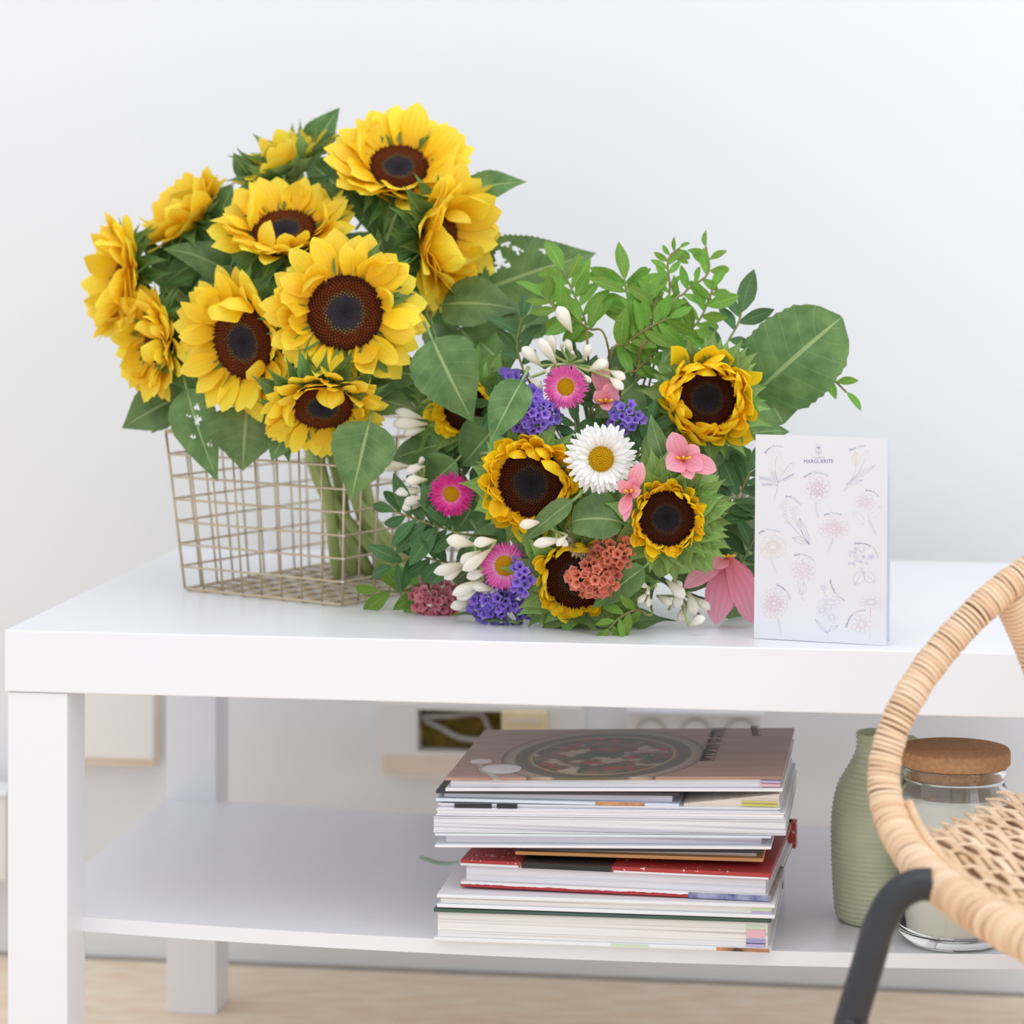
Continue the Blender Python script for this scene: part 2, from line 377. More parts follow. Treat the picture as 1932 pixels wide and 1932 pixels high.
g.f += [(0, k, k+1, 1), (k-2, k-1, 2*k-1, 2*k-2)]
obj('shelf', g, M['table'], t, False, L)
# ------------------------------------------------------------------ books
YF = .037
def fr_pt(px, py, y=YF): return at(px, py, y)
def book(name, label, L4, dep, cov, pages, ct=.0028, inset=.003, yf=YF, pagecol=None, spine=None, ctop=None, cbot=None, back=None):
    """L4 = (xl, ytl, ybl, xr, ytr, ybr) front face in photo pixels; dep = depth vector"""
    xl, ytl, ybl, xr, ytr, ybr = L4
    tl, bl, tr, br = at(xl, ytl, yf), at(xl, ybl, yf), at(xr, ytr, yf), at(xr, ybr, yf)
    bl.x = tl.x; br.x = tr.x
    return book3(name, label, bl, br, tl, tr, Vector((0, dep, 0)), cov, pages, ct, inset, spine, ctop, cbot)
def book3(name, label, bl, br, tl, tr, d, cov, pages, ct=.0028, inset=.003, spine=None, ctop=None, cbot=None):
    base = (bl+br)/2+d/2; t = thing(name, label, 'book', base, 'books stacked on the lower shelf'); L = T(-base)
    up = Vector((0, 0, 1))
    u = (br-bl).normalized(); dn = d.normalized()
    cb = ct if cbot is not False else 0; ctp = ct if ctop is not False else 0
    if cb: obj('back_cover', MB().hexa([bl, br, br+d, bl+d, bl+up*ct, br+up*ct, br+d+up*ct, bl+d+up*ct]), cbot or cov, t, False, L, .0006)
    if ctp: o = obj('front_cover', MB().hexa([tl-up*ct, tr-up*ct, tr+d-up*ct, tl+d-up*ct, tl, tr, tr+d, tl+d]), ctop or cov, t, False, L, .0006)
    i1, i2 = u*inset, dn*inset
    lo = up*(cb+.0002); hi = up*(ctp+.0002)
    pb = [bl+i1+i2+lo, br-i1+i2+lo, br-i1+d-i2+lo, bl+i1+d-i2+lo, tl+i1+i2-hi, tr-i1+i2-hi, tr-i1+d-i2-hi, tl+i1+d-i2-hi]
    obj('page_block', MB().hexa(pb), pages, t, False, L)
    if spine:
        e = dn*.0025
        obj('spine', MB().hexa([bl+d-e, br+d-e, br+d, bl+d, tl+d-e, tr+d-e, tr+d, tl+d]), spine, t, False, L)
    return t
def quadstrip(name, p0, p1, h0, h1, m, t, out=Vector((0, -.0004, 0))):    # thin print lying on a front edge
    L = T(-t.location); up = Vector((0, 0, 1))
    return obj(name, MB().hexa([p0+up*h0+out, p1+up*h0+out, p1+up*h0, p0+up*h0, p0+up*h1+out, p1+up*h1+out, p1+up*h1, p0+up*h1]), m, t, False, L)
def covermat():
    m, nt, p, o = nodes('pizza_cover_print'); p.inputs['Roughness'].default_value = .35
    c = (atz(1128, 1425, .345)); tc = N(nt, 'ShaderNodeTexCoord')
    mp = N(nt, 'ShaderNodeMapping'); mp.inputs['Location'].default_value = (-c.x, -(YF+.088), -c.z); nt.links.new(tc.outputs['Object'], mp.inputs[0])
    sp = N(nt, 'ShaderNodeSeparateXYZ'); nt.links.new(mp.outputs[0], sp.inputs[0])
    r = math_(nt, 'SQRT', math_(nt, 'ADD', math_(nt, 'POWER', sp.outputs[0], 2), math_(nt, 'POWER', math_(nt, 'MULTIPLY', sp.outputs[1], .75), 2)))
    def soft(sc_, off, lo, hi):
        m2 = N(nt, 'ShaderNodeMapping'); m2.inputs['Location'].default_value = (off, off*.7, 0); nt.links.new(mp.outputs[0], m2.inputs[0])
        q = N(nt, 'ShaderNodeTexNoise'); q.inputs['Scale'].default_value = sc_; q.inputs['Detail'].default_value = 2; nt.links.new(m2.outputs[0], q.inputs['Vector'])
        mr = N(nt, 'ShaderNodeMapRange'); mr.inputs[1].default_value = lo; mr.inputs[2].default_value = hi; nt.links.new(q.outputs['Fac'], mr.inputs[0]); return mr.outputs[0]
    fd = mix(nt, soft(70, 0, .4, .6), lin((84, 76, 56)), lin((138, 112, 86)))
    fd = mix(nt, soft(45, 3, .52, .58), fd, lin((72, 82, 54)))
    fd = mix(nt, soft(52, 7, .55, .59), fd, lin((172, 72, 54)))
    fd = mix(nt, soft(40, 11, .57, .62), fd, lin((196, 180, 160)))
    wood = ramp(nt, noisetex(nt, 1, 3, 'Object', (12, 140, 1)), [(.3, (164, 128, 114)), (.7, (186, 152, 138))])
    plate = ramp(nt, math_(nt, 'MULTIPLY', r, 10), [(.58, (186, 164, 122)), (.63, (98, 84, 68)), (.72, (108, 96, 82)), (.74, (176, 158, 142)), (.80, (160, 142, 126)), (.83, (112, 92, 82))])
    c1 = mix(nt, math_(nt, 'LESS_THAN', r, .058), plate, fd)
    nt.links.new(mix(nt, math_(nt, 'LESS_THAN', r, .084), wood, c1), p.inputs['Base Color']); return m
b9 = book('cookbook', 'thick book with dark green front board and coloured index tabs, lowest of its stack', (818, 1714, 1775, 1455, 1735, 1797), .2, M['green_cover'], M['pg3'], spine=M['spine'], cbot=M['bwhite'])
def tabs(t, xs, rows, yf=YF):
    for (y0, y1), m in rows:
        a, b = at(xs[0], y1, yf+.0028), at(xs[1], y0, yf+.0028)
        obj('index_tab', MB().box((a.x, yf+.0022, a.z), (b.x, yf+.006, b.z)), M[m], t, False, T(-t.location))
tabs(b9, (1408, 1444), (((1747, 1753), 'tab_green'), ((1755, 1768), 'tab_pink'), ((1772, 1780), 'tab_blue'), ((1780, 1788), 'tab_lilac')))
pl, pr = at(818, 1775, YF), at(1455, 1797, YF)
quadstrip('cover_photo', pl.lerp(pr, .84), pl.lerp(pr, .995), 0, .0028, M['photo_food'], b9)
quadstrip('cover_photo', pl.lerp(pr, .53), pl.lerp(pr, .64), 0, .0028, M['tab_green'], b9)
rb = [Vector((.372, .19, .2345)), Vector((.35, .2, .232)), Vector((.335, .215, .222)), Vector((.318, .225, .219)), Vector((.30, .232, .222))]
g = MB(); pp = bez(rb, 14); g.grid([q+Vector((0, dy, .0)) for q in pp for dy in (-.006, .006)], 14, 2)
o = obj('ribbon_bookmark', g, M['ribbon'], b9, True, T(-b9.location)); o['label'] = 'pale green ribbon'; sm = o.modifiers.new('s', 'SOLIDIFY'); sm.thickness = .0006
b8 = book('hardback_book', 'white hardback with pale pages lying on the dark green book', (824, 1687, 1712, 1462, 1707, 1734), .2, M['bwhite'], M['pg3'], spine=M['bwhite'])
tabs(b8, (1418, 1456), (((1713, 1719), 'tab_green'), ((1720, 1726), 'tab_lilac')))
zb = (at(824, 1687, YF).z+at(1462, 1707, YF).z)/2+.0012
bl, br = atz(869, 1673, zb), atz(1453, 1701, zb)
e = (br-bl).normalized(); dv = Vector((-e.y, e.x, 0)); up = Vector((0, 0, 1)); th = up*.0222
dd = dv*.2
b7 = book3('red_cookbook', 'thick red speckled cookbook turned askew in the middle of the stack', bl, br, bl+th, br+th, dd, M['red'], M['pg1'], .0045, .004, cbot=M['torn'])
tl, tr = bl+th, br+th
obj('spine_cap', MB().hexa([br+dd*.93-e*.004, br+dd*.93+e*.003, br+dd+e*.003, br+dd-e*.004, tr+dd*.93-e*.004, tr+dd*.93+e*.003, tr+dd+e*.003, tr+dd-e*.004]), M['red'], b7, False, T(-b7.location))
obj('spine_print', MB().hexa([br-e*.002, br+e*.0006, br+dd*.5+e*.0006, br+dd*.5-e*.002, br+up*.0046-e*.002, br+e*.0006+up*.0046, br+dd*.5+e*.0006+up*.0046, br+dd*.5-e*.002+up*.0046]), M['spine'], b7, False, T(-b7.location))
o = dv*-.0005
quadstrip('cover_print', bl.lerp(br, .74), bl.lerp(br, .998), .0, .0046, M['photo_blue'], b7, o)
quadstrip('cover_print', tl.lerp(tr, .2), tl.lerp(tr, .493), -.0046, .0, M['photo_dark'], b7, o)
quadstrip('cover_rim', tl.lerp(tr, .0), tl.lerp(tr, .19), -.0046, -.0028, M['bwhite'], b7, o)
quadstrip('cover_rim', tl.lerp(tr, .5), tl.lerp(tr, .995), -.0046, -.0032, M['bwhite'], b7, o)
q0, q1 = tl.lerp(tr, .2)+dv*.0005, tl.lerp(tr, .493)+dv*.0005
obj('cover_print', MB().hexa([q0, q1, q1+dv*.08, q0+dv*.08, q0+up*.0004, q1+up*.0004, q1+dv*.08+up*.0004, q0+dv*.08+up*.0004]), M['photo_dark'], b7, False, T(-b7.location))
b6 = book('paperback_book', 'thin book with orange back cover and beige pages on the red cookbook', (972, 1596, 1613, 1440, 1603, 1627), .15, M['orange'], M['pg5'], .003, .006, yf=.064, ctop=M['dark'])
b5 = book('hardback_book', 'white hardback with lilac-grey pages under the thick catalogues', (820, 1572, 1599, 1455, 1577, 1603), .2, M['bwhite'], M['pg2'], .0022, .008, ctop=M['bpale'])
b4 = book('catalogue', 'thick catalogue with wavy coarse pages in the upper half of the stack', (817, 1540, 1571, 1483, 1548, 1577), .2, M['pg4'], M['pg4'], .0014, .0005)
b4b = book('magazine', 'glossy magazine with black printed corner lying on the thick catalogue', (822, 1526, 1539, 1481, 1534, 1547), .2, M['bwhite'], M['pg4'], .0012, .001)
b3 = book('magazine', 'softcover magazine with yellow page edges and black photo cover', (826, 1516, 1525.8, 1472, 1525, 1533.5), .2, M['bwhite'], M['pg1'], .001, .002, yf=.038)
q0, q1 = at(1290, 1524, .041), at(1470, 1525.5, .041); q2, q3 = at(1290, 1518, .041), at(1470, 1500, .041)
for q in (q0, q1, q2, q3): q.z += .0008
q2.x, q3.x = q0.x, q1.x; dq = Vector((0, .17, 0))
obj('lifted_pages', MB().hexa([q0, q1, q1+dq, q0+dq, q2, q3, q3+dq, q2+dq]), M['pg5'], b3, False, T(-b3.location))
tabs(b3, (1400, 1466), (((1513, 1514), 'tab_yellow'), ((1518, 1520), 'tab_yellow')), .0375)
pl, pr = at(826, 1525, .038), at(1472, 1533, .038)
quadstrip('cover_photo', pl.lerp(pr, .05), pl.lerp(pr, .16), .0006, .0042, M['photo_dark'], b3)
quadstrip('cover_photo', pl.lerp(pr, .175), pl.lerp(pr, .235), .0006, .0042, M['photo_dark'], b3)
b2 = book('thin_book', 'thin book with black front cover and pale blue back cover, second from the top', (822, 1491, 1512, 1281, 1496, 1523), .17, M['bpale'], M['pg2'], .0026, .006, yf=.039, ctop=M['dark'])
pl, pr = at(822, 1512, .039), at(1281, 1523, .039)
quadstrip('cover_photo', pl.lerp(pr, .66), pl.lerp(pr, .86), .0002, .003, M['photo_food'], b2)
b1 = book('pizza_cookbook', 'cookbook with a pizza on its wooden cover, topmost of the stack', (840, 1467, 1493, 1477, 1464.5, 1494), .205, M['bwhite'], M['pg1'], .0026, .004, ctop=covermat())
tabs(b1, (1436, 1472), (((1473, 1478), 'tab_lilac'), ((1478, 1483), 'tab_pink')))
zt = at(840, 1467, YF).z; zt2 = at(1477, 1464.5, YF).z; x0_, x1_ = at(840, 1467, YF).x, at(1477, 1464.5, YF).x
def covz(x): return zt+(zt2-zt)*(x-x0_)/(x1_-x0_)
def on_cover(px, py):
    p = atz(px, py, (zt+zt2)/2); p.z = covz(p.x); return p
def disc(name, px, py, r, m, t, h=.0003, dz=0):
    p = on_cover(px, py); p.z += dz
    return obj(name, MB().lathe([(.0001, h), (r, h), (r, -.0005)], 28), m, t, False, T(-t.location) @ T(p))
disc('cover_badge', 908, 1428, .009, M['bwhite'], b1)
disc('cover_badge', 948, 1444, .0195, M['socket'], b1); disc('cover_badge', 948, 1444, .0165, M['bwhite'], b1, .0005)
# fork printed left of the plate
fk = MB()
for dx in (-.004, .0, .004):
    a, b_ = on_cover(895+dx*600, 1428), on_cover(935+dx*900, 1464)
    fk.hexa([a, a+Vector((.002, 0, 0)), b_+Vector((.003, 0, 0)), b_, a+up*.0003, a+Vector((.002, 0, .0003)), b_+Vector((.003, 0, .0003)), b_+up*.0003])
obj('printed_fork', fk, M['socket'], b1, False, T(-b1.location))
def textmesh(s, size, bold=0, space=1.0):
    c = bpy.data.curves.new('txt', 'FONT'); c.body = s; c.size = size; c.offset = bold; c.space_character = space; c.resolution_u = 3
    o = bpy.data.objects.new('txt', c); COL.objects.link(o)
    bpy.context.view_layer.update()
    dg = bpy.context.evaluated_depsgraph_get(); me = bpy.data.meshes.new_from_object(o.evaluated_get(dg))
    bpy.data.objects.remove(o); bpy.data.curves.remove(c); return me
me = textmesh('Pizze et focaccia', .033, .0002)
for v in me.vertices: v.co.x *= .66
p = on_cover(1345, 1378)
link('cover_title', me, M['stemd'] if False else M['photo_dark'], b1, T(-b1.location) @ T(p+up*.0004) @ RZ(-math.pi/2))
for i in range(7):
    p = on_cover(1416+i*.6, 1378+i*2.8)
    obj('cover_mark', MB().box((0, -.0016, 0), (.0055 if i % 3 else .0075, .0016, .0003)), M['green_cover'], b1, False, T(-b1.location) @ T(p))
# ------------------------------------------------------------------ vase and candle jar
def ringed(prof, step, amp):
    out = []
    for i in range(len(prof)-1):
        (r0, z0), (r1, z1) = prof[i], prof[i+1]; n = max(2, int(abs(z1-z0)/step*4))
        for k in range(n):
            f = k/n; z = z0+(z1-z0)*f; out.append((r0+(r1-r0)*f+amp*math.sin(z/step*2*math.pi), z))
    return out+[prof[-1]]
vb = at(1657, 1724, .15); vb.z = shelf_z(vb.x)
t = thing('ceramic_vase', 'sage green ribbed ceramic bottle vase standing beside the candle jar', 'vase', vb)
pf = bez([(.030, .0, 0), (.0345, .006, 0), (.0365, .03, 0), (.0378, .07, 0), (.0372, .095, 0), (.0330, .118, 0), (.0245, .135, 0), (.0188, .147, 0), (.0172, .158, 0), (.0182, .164, 0)], 40)
prof = ringed([(q.x, q.y) for q in pf], .0042, .00075)
prof = [(.0001, .0)]+prof+[(.0172, .1655), (.0158, .164), (.0150, .150), (.0150, .12)]
VS = S((1.02, 1.02, .935))
obj('body', MB().lathe(prof, 48), M['vase'], t, True, VS)
obj('handle', MB().tube(bez([(.015, .002, .156), (.026, .004, .1585), (.034, .006, .150), (.038, .008, .128), (.036, .007, .105)], 16), .0042, 10), M['vase'], t, True, VS)
jb = at(1800, 1775, .085); jb.z = shelf_z(jb.x)
t = thing('candle_jar', 'glass jar of white candle wax closed with a cork lid', 'candle', jb)
gp = [(.0001, 0), (.036, 0), (.041, .003), (.0445, .009), (.0452, .02), (.0452, .105), (.0445, .116), (.041, .126), (.0395, .131), (.0415, .134), (.0418, .140), (.0412, .1415), (.0385, .1415), (.0378, .134), (.0385, .126), (.0425, .115), (.0432, .112), (.0432, .015), (.040, .010), (.0001, .009)]
gp2 = []
for i in range(len(gp)-1):
    gp2 += [gp[i], tuple((gp[i][k]+gp[i+1][k])/2 for k in (0, 1))]
obj('glass_jar', MB().lathe(gp2+[gp[-1]], 56), M['glass'], t)
obj('wax', MB().lathe([(.0001, .0095), (.0398, .0105), (.0428, .0155), (.0429, .112), (.0410, .1185), (.030, .116), (.0001, .115)], 48), M['wax'], t)
obj('wick', MB().tube([(-.024, -.026, .1185), (-.012, -.029, .1205)], .0008, 6), M['cork'], t)
lid = obj('cork_lid', MB().lathe([(.0001, .1418), (.0435, .1418), (.0448, .1432), (.0448, .1525), (.0436, .1545), (.0001, .1545)], 48), M['cork'], t)
obj('cork_plug', MB().lathe([(.0001, .132), (.0372, .132), (.0374, .1417), (.0001, .1417)], 40), M['cork'], t)
# ------------------------------------------------------------------ printed card
P0, P1 = atz(1422.5, 1205, TH), atz(1672, 1219, TH); P0.z = P1.z = TH+.0004
CW = (P1-P0).length; CH = (1205-821)/ppm(P0)
cu = (P1-P0).normalized(); cn = Vector((cu.y, -cu.x, 0)).normalized(); cup = (Vector((0, 0, 1))-cn*.03).normalized(); cn = cu.cross(cup)
card = thing('greeting_card', 'white folded card printed with pastel line-drawn flowers and month names', 'card', (P0+P1)/2)
CF = Matrix((cu, cup, cn)).transposed().to_4x4(); CM = T(-card.location) @ T(P0) @ CF
obj('front_leaf', MB().box((0, 0, -.0005), (CW, CH, 0)), M['cardp'], card, False, CM)
bk = (atz(1691, 1210, TH)-P0); bk.z = 0; ang = math.atan2(bk.y, bk.x)-math.atan2(cu.y, cu.x)
obj('back_leaf', MB().box((0, 0, -.001), (CW, CH-.001, -.0005)), M['bpale'], card, False, CM @ RY(ang))
def zc(zx, zy):                                       # photo detail coordinates -> card coordinates
    px, py = 1390+zx/4.6, 790+zy/4.6; u = (px-1422.5)/249.5
    yt, yb = 820.5+9.7*u, 1205+14.5*u
    return Vector((u*CW, (1-(py-yt)/(yb-yt))*CH, 0))
def qb(a, c, b, t): return (a*(1-t)**2+c*2*t*(1-t)+b*t*t)
def arctext(runs, p0, c, p1, size=.0025):
    p0, c, p1 = zc(*p0), zc(*c), zc(*p1); ms = []; x = 0
    for s, m, b in runs:
        me = textmesh(s, size, b); wd = max([v.co.x for v in me.vertices]+[0]); ms.append((s, me, m, x)); x += wd+size*.28
    tot = x-size*.28
    for s, me, m, x0 in ms:
        for v in me.vertices:
            f = (x0+v.co.x)/tot; q = qb(p0, c, p1, f); d = ((c-p0)*(1-f)+(p1-c)*f).normalized(); n_ = Vector((-d.y, d.x, 0))
            v.co = q+n_*v.co.y+Vector((0, 0, .00012))
        link('printed_text', me, M[m], card, CM)
MO = [('Janvier', 'Mimosa', (238, 312), (280, 235), (394, 254)), ('Février', 'Renoncule', (585, 527), (660, 450), (787, 512)), ('Mars', 'Tulipe', (975, 298), (1035, 262), (1108, 256)),
 ('Avril', 'Muguet', (415, 692), (490, 680), (545, 760)), ('Mai', 'Pivoine', (762, 857), (825, 818), (902, 850)), ('Juin', 'Rose', (1112, 640), (1180, 640), (1220, 694)),
 ('Juillet', 'Tournesol', (190, 1007), (260, 955), (372, 997)), ('Août', 'Lisianthus', (500, 1203), (580, 1165), (665, 1242)), ('Septembre', 'Hortensia', (1018, 1100), (1190, 1085), (1218, 1222)),
 ('Octobre', 'Dahlia', (340, 1455), (430, 1480), (463, 1582)), ('Novembre', 'Orchidée', (803, 1408), (835, 1545), (938, 1592)), ('Décembre', 'Anémone', (962, 1822), (985, 1672), (1120, 1678))]
for a_, b_, p, c, q in MO: arctext([(a_, 'ink_navy', 0), (b_, 'ink_grey', 0)], p, c, q)
def ctext(s, zx0, zx1, zy, h, m, bold):
    me = textmesh(s, h, bold); xs = [v.co.x for v in me.vertices]; a, b = zc(zx0, zy), zc(zx1, zy); k = (b.x-a.x)/(max(xs)-min(xs))
    for v in me.vertices: v.co = Vector((a.x+(v.co.x-min(xs))*k, a.y+(b.y-a.y)*((v.co.x-min(xs))*k/(b.x-a.x))+v.co.y, .00012))
    link('printed_text', me, M[m], card, CM)
ctext('MARGUERITE', 577, 831, 394, .0040, 'ink_navy', 0); ctext('MONSIEUR', 645, 760, 354, .0017, 'ink_grey', 0)
def strokes(lines, m, wd=2.0):
    g = MB()
    for ln in lines:
        P = [zc(*p) for p in ln]; n = len(P); h = wd/4.6/ppm(P0)/2
        for i, p in enumerate(P):
            d = (P[min(i+1, n-1)]-P[max(i-1, 0)]); d = d.normalized() if d.length else Vector((1, 0, 0)); nn = Vector((-d.y, d.x, 0))*h
            g.v += [p+nn+Vector((0, 0, .0001)), p-nn+Vector((0, 0, .0001))]
        b = len(g.v)-2*n
        for i in range(n-1): g.f.append((b+2*i, b+2*i+1, b+2*i+3, b+2*i+2))
    obj('printed_flower', g, M[m], card, False, CM)
def petal_loop(cx, cy, a, r0, r1, w_):
    out = []
    for i in range(13):
        t = i/12*math.pi*2; rr = r0+(r1-r0)*(1-math.cos(t))/2; s_ = math.sin(t)*w_
        out.append((cx+math.cos(a)*rr-math.sin(a)*s_, cy+math.sin(a)*rr+math.cos(a)*s_))
    return out
def rosette(cx, cy, rx, ry, n, layers, rnd=R):
    out = []
    for l in range(layers):
        f = 1-l/layers
        for i in range(n):
            a = 2*math.pi*(i+.5*l)/n+rnd.uniform(-.1, .1)
            lp = petal_loop(0, 0, a, f*.45, f*rnd.uniform(.9, 1.02), f*.26)
            out.append([(cx+x*rx, cy+y*ry) for x, y in lp])
    return out
def circ(x, y, r, n=12): return [(x+r*math.cos(2*math.pi*i/n), y+r*math.sin(2*math.pi*i/n)) for i in range(n+1)]
def leafl(x0, y0, x1, y1, w_):
    d = math.atan2(y1-y0, x1-x0); l = math.hypot(x1-x0, y1-y0); up_, dn = [], []
    for i in range(9):
        t = i/8; s_ = math.sin(math.pi*t)*w_; up_.append((x0+math.cos(d)*l*t-math.sin(d)*s_, y0+math.sin(d)*l*t+math.cos(d)*s_)); dn.append((x0+math.cos(d)*l*t+math.sin(d)*s_, y0+math.sin(d)*l*t-math.cos(d)*s_))
    return [up_, dn, [(x0, y0), (x1, y1)]]
strokes([circ(*p, 17) for p in ((328, 280), (367, 310), (303, 338), (338, 368), (295, 398), (280, 458), (365, 435), (380, 470), (404, 392), (455, 372), (487, 398), (465, 438), (425, 475))], 'ink_peach')
strokes([[(315, 712), (340, 640), (352, 560), (325, 470), (328, 380), (340, 330)], [(352, 560), (400, 470), (450, 400), (480, 390)], [(345, 590), (290, 540), (190, 520)], [(345, 590), (270, 575), (205, 580)], [(352, 560), (420, 520), (490, 490)]], 'ink_slate', 3)
fe = []
for k in range(12):
    fe += [[(190+k*9, 518+k*1.5), (184+k*9, 498+k)], [(190+k*9, 518+k*1.5), (186+k*9, 538+k)], [(215+k*8, 577-k*.2), (208+k*8, 562)], [(215+k*8, 577), (210+k*8, 592)], [(300+k*3, 470+k*8), (282+k*3, 478+k*8)], [(300+k*3, 470+k*8), (325+k*3, 466+k*8)], [(390+k*8, 535-k*4), (402+k*8, 552-k*4)], [(395+k*8, 530-k*4), (415+k*8, 520-k*4)]]
strokes(fe, 'ink_slate', 2)
strokes(rosette(697, 615, 112, 108, 9, 4), 'ink_rose'); strokes([[(672, 728), (680, 800), (698, 868)], [(686, 728), (692, 800), (708, 868)]], 'ink_slate')
strokes(leafl(1030, 300, 1028, 420, 38)+leafl(1020, 300, 1025, 420, 20)+leafl(1130, 285, 1095, 385, 28), 'ink_peach')
strokes([[(1028, 420), (1015, 500), (915, 640)], [(1100, 385), (1050, 480), (925, 645)]]+leafl(985, 545, 1195, 420, 18)+leafl(945, 580, 1085, 545, 18), 'ink_slate')
strokes([circ(*p, 15) for p in ((380, 770), (400, 745), (430, 735), (412, 790), (418, 825), (410, 850), (430, 870), (440, 905), (470, 785), (505, 780), (475, 815), (500, 830), (490, 870), (515, 890), (530, 920), (425, 905))], 'ink_sage')
strokes([[(440, 900), (530, 1000), (630, 1100)], [(520, 920), (575, 1020), (630, 1100)]]+leafl(540, 870, 630, 1100, 22)+leafl(478, 1040, 620, 1085, 28), 'ink_slate', 3)
strokes(rosette(840, 960, 140, 95, 11, 4), 'ink_pink'); strokes([[(828, 1050), (785, 1168)], [(840, 1050), (798, 1172)]], 'ink_slate')
strokes(rosette(1105, 735, 92, 75, 7, 4)+leafl(1005, 820, 1100, 935, 40)+leafl(1130, 870, 1245, 770, 45), 'ink_pink'); strokes([[(1135, 890), (1200, 1025)], [(1148, 885), (1212, 1022)]], 'ink_slate')
strokes(rosette(310, 1120, 128, 112, 16, 2)+[circ(310, 1110, 42)], 'ink_peach'); strokes([[(285, 1225), (335, 1345)], [(298, 1222), (347, 1340)]], 'ink_grey')
strokes(rosette(578, 1320, 124, 110, 9, 4), 'ink_pink'); strokes([[(535, 1420), (540, 1500), (585, 1590)]]+leafl(585, 1430, 570, 1535, 28), 'ink_slate')
hy = []
for i in range(30):
    a, rr = R.uniform(0, 6.28), math.sqrt(R.random()); hy += [petal_loop(1060+rr*125*math.cos(a), 1220+rr*92*math.sin(a), b_+R.uniform(-.3, .3), 2, 15, 6) for b_ in (0, 1.57, 3.14, 4.71)]
strokes(hy, 'ink_lilac', 1.1)
strokes(leafl(1095, 1330, 1025, 1448, 48)+leafl(1100, 1340, 1198, 1432, 45), 'ink_slate')
strokes(rosette(322, 1610, 125, 140, 16, 4), 'ink_pink'); strokes([[(355, 1745), (380, 1865)], [(365, 1742), (394, 1868)]], 'ink_grey')
strokes(rosette(810, 1600, 95, 60, 6, 2)+rosette(745, 1670, 62, 50, 5, 2)+rosette(830, 1730, 60, 55, 5, 2)+rosette(755, 1475, 34, 36, 5, 2), 'ink_lilac')
strokes([[(755, 1500), (775, 1545)], [(830, 1640), (812, 1678)], [(795, 1890), (800, 1850)]]+leafl(682, 1748, 795, 1870, 16)+leafl(800, 1850, 880, 1800, 18), 'ink_slate')
strokes(rosette(1165, 1600, 105, 58, 9, 2)+rosette(1085, 1790, 95, 85, 9, 2)+[circ(1090, 1795, 28)], 'ink_pink'); strokes([[(1162, 1650), (1162, 1735)], [(1158, 1870), (1156, 1920)]], 'ink_rose', 4)
lg = [[(681, 258+0*i) for i in (0,)]]
cap_ = [(703+22*math.cos(a), 260+22*math.sin(a)) for a in [math.pi+i*math.pi/10 for i in range(11)]]+[(703+22*math.cos(a), 306+22*math.sin(a)) for a in [i*math.pi/10 for i in range(11)]]
strokes([cap_+[cap_[0]]]+[petal_loop(703, 268, a, 2, 15, 6) for a in (-2.6, -2.1, -1.57, -1.04, -.5)]+[[(703, 268), (703, 316)], [(687, 298), (703, 316), (719, 298)], [(687, 298), (703, 304), (719, 298)]], 'ink_slate', 2.6)
# ------------------------------------------------------------------ wire basket
A = atz(646, 1146, TH); B = atz(349, 1115, TH)
bu = (A-B).normalized(); bv = Vector((-bu.y, bu.x, 0)); bw, bd, bh = (A-B).length, .222, .14
WR = .00105; KO = .012
bas = thing('wire_basket', 'champagne wire grid basket with slanted sides holding the sunflowers', 'basket', B+bu*bw/2+bv*bd/2); BL = T(-bas.location)
def bp(i, j, h):                                       # i along front 0..1, j back 0..1, h height 0..1
    o = (2*i-1)*KO*h; q = (2*j-1)*KO*h
    return B+bu*(bw*i+o)+bv*(bd*j+q)+Vector((0, 0, WR+.0012+(bh)*h))
def wire(pts, r=WR, k=6, closed=False): return obj('wire', MB().tube(pts, r, k, closed), M['wire'], bas, True, BL)
for r_ in range(8):
    h = r_/7; o = WR*1.4*(1 if r_ else 0)
    c4 = [bp(0, 0, h), bp(1, 0, h), bp(1, 1, h), bp(0, 1, h)]; cen = sum(c4, Vector())/4
    ring = []
    for i in range(4):
        a, b_ = c4[i], c4[(i+1) % 4]; ring += [a.lerp(b_, f) for f in (.015, .06, .5, .94, .985)]
    ring = [cen+(p-cen)*(1+o/.1)+Vector((0, 0, 0)) for p in ring]
    wire(ring, WR*(1.35 if r_ in (0, 7) else 1), 6, True)
    if 0 < r_ < 7:
        obj('weld', MB().lathe([(.0001, -.0012), (.0016, -.0006), (.0018, .0004), (.0001, .0012)], 8), M['solder'], bas, True, BL @ T(bp(1, 0, h)+(bp(1, 0, h)-cen).normalized()*.0016))
NF, ND = 8, 10
for i in range(NF+1):
    for j in (0, 1): wire([bp(i/NF, j, 0), bp(i/NF, j, 1)], WR*(1.25 if i in (0, NF) else 1))
for i in range(1, ND):
    for j in (0, 1): wire([bp(j, i/ND, 0), bp(j, i/ND, 1)])
for i in range(1, NF): wire([bp(i/NF, 0, 0)+Vector((0, 0, -.001)), bp(i/NF, 1, 0)+Vector((0, 0, -.001))])
for i in range(1, ND): wire([bp(0, i/ND, 0), bp(1, i/ND, 0)])
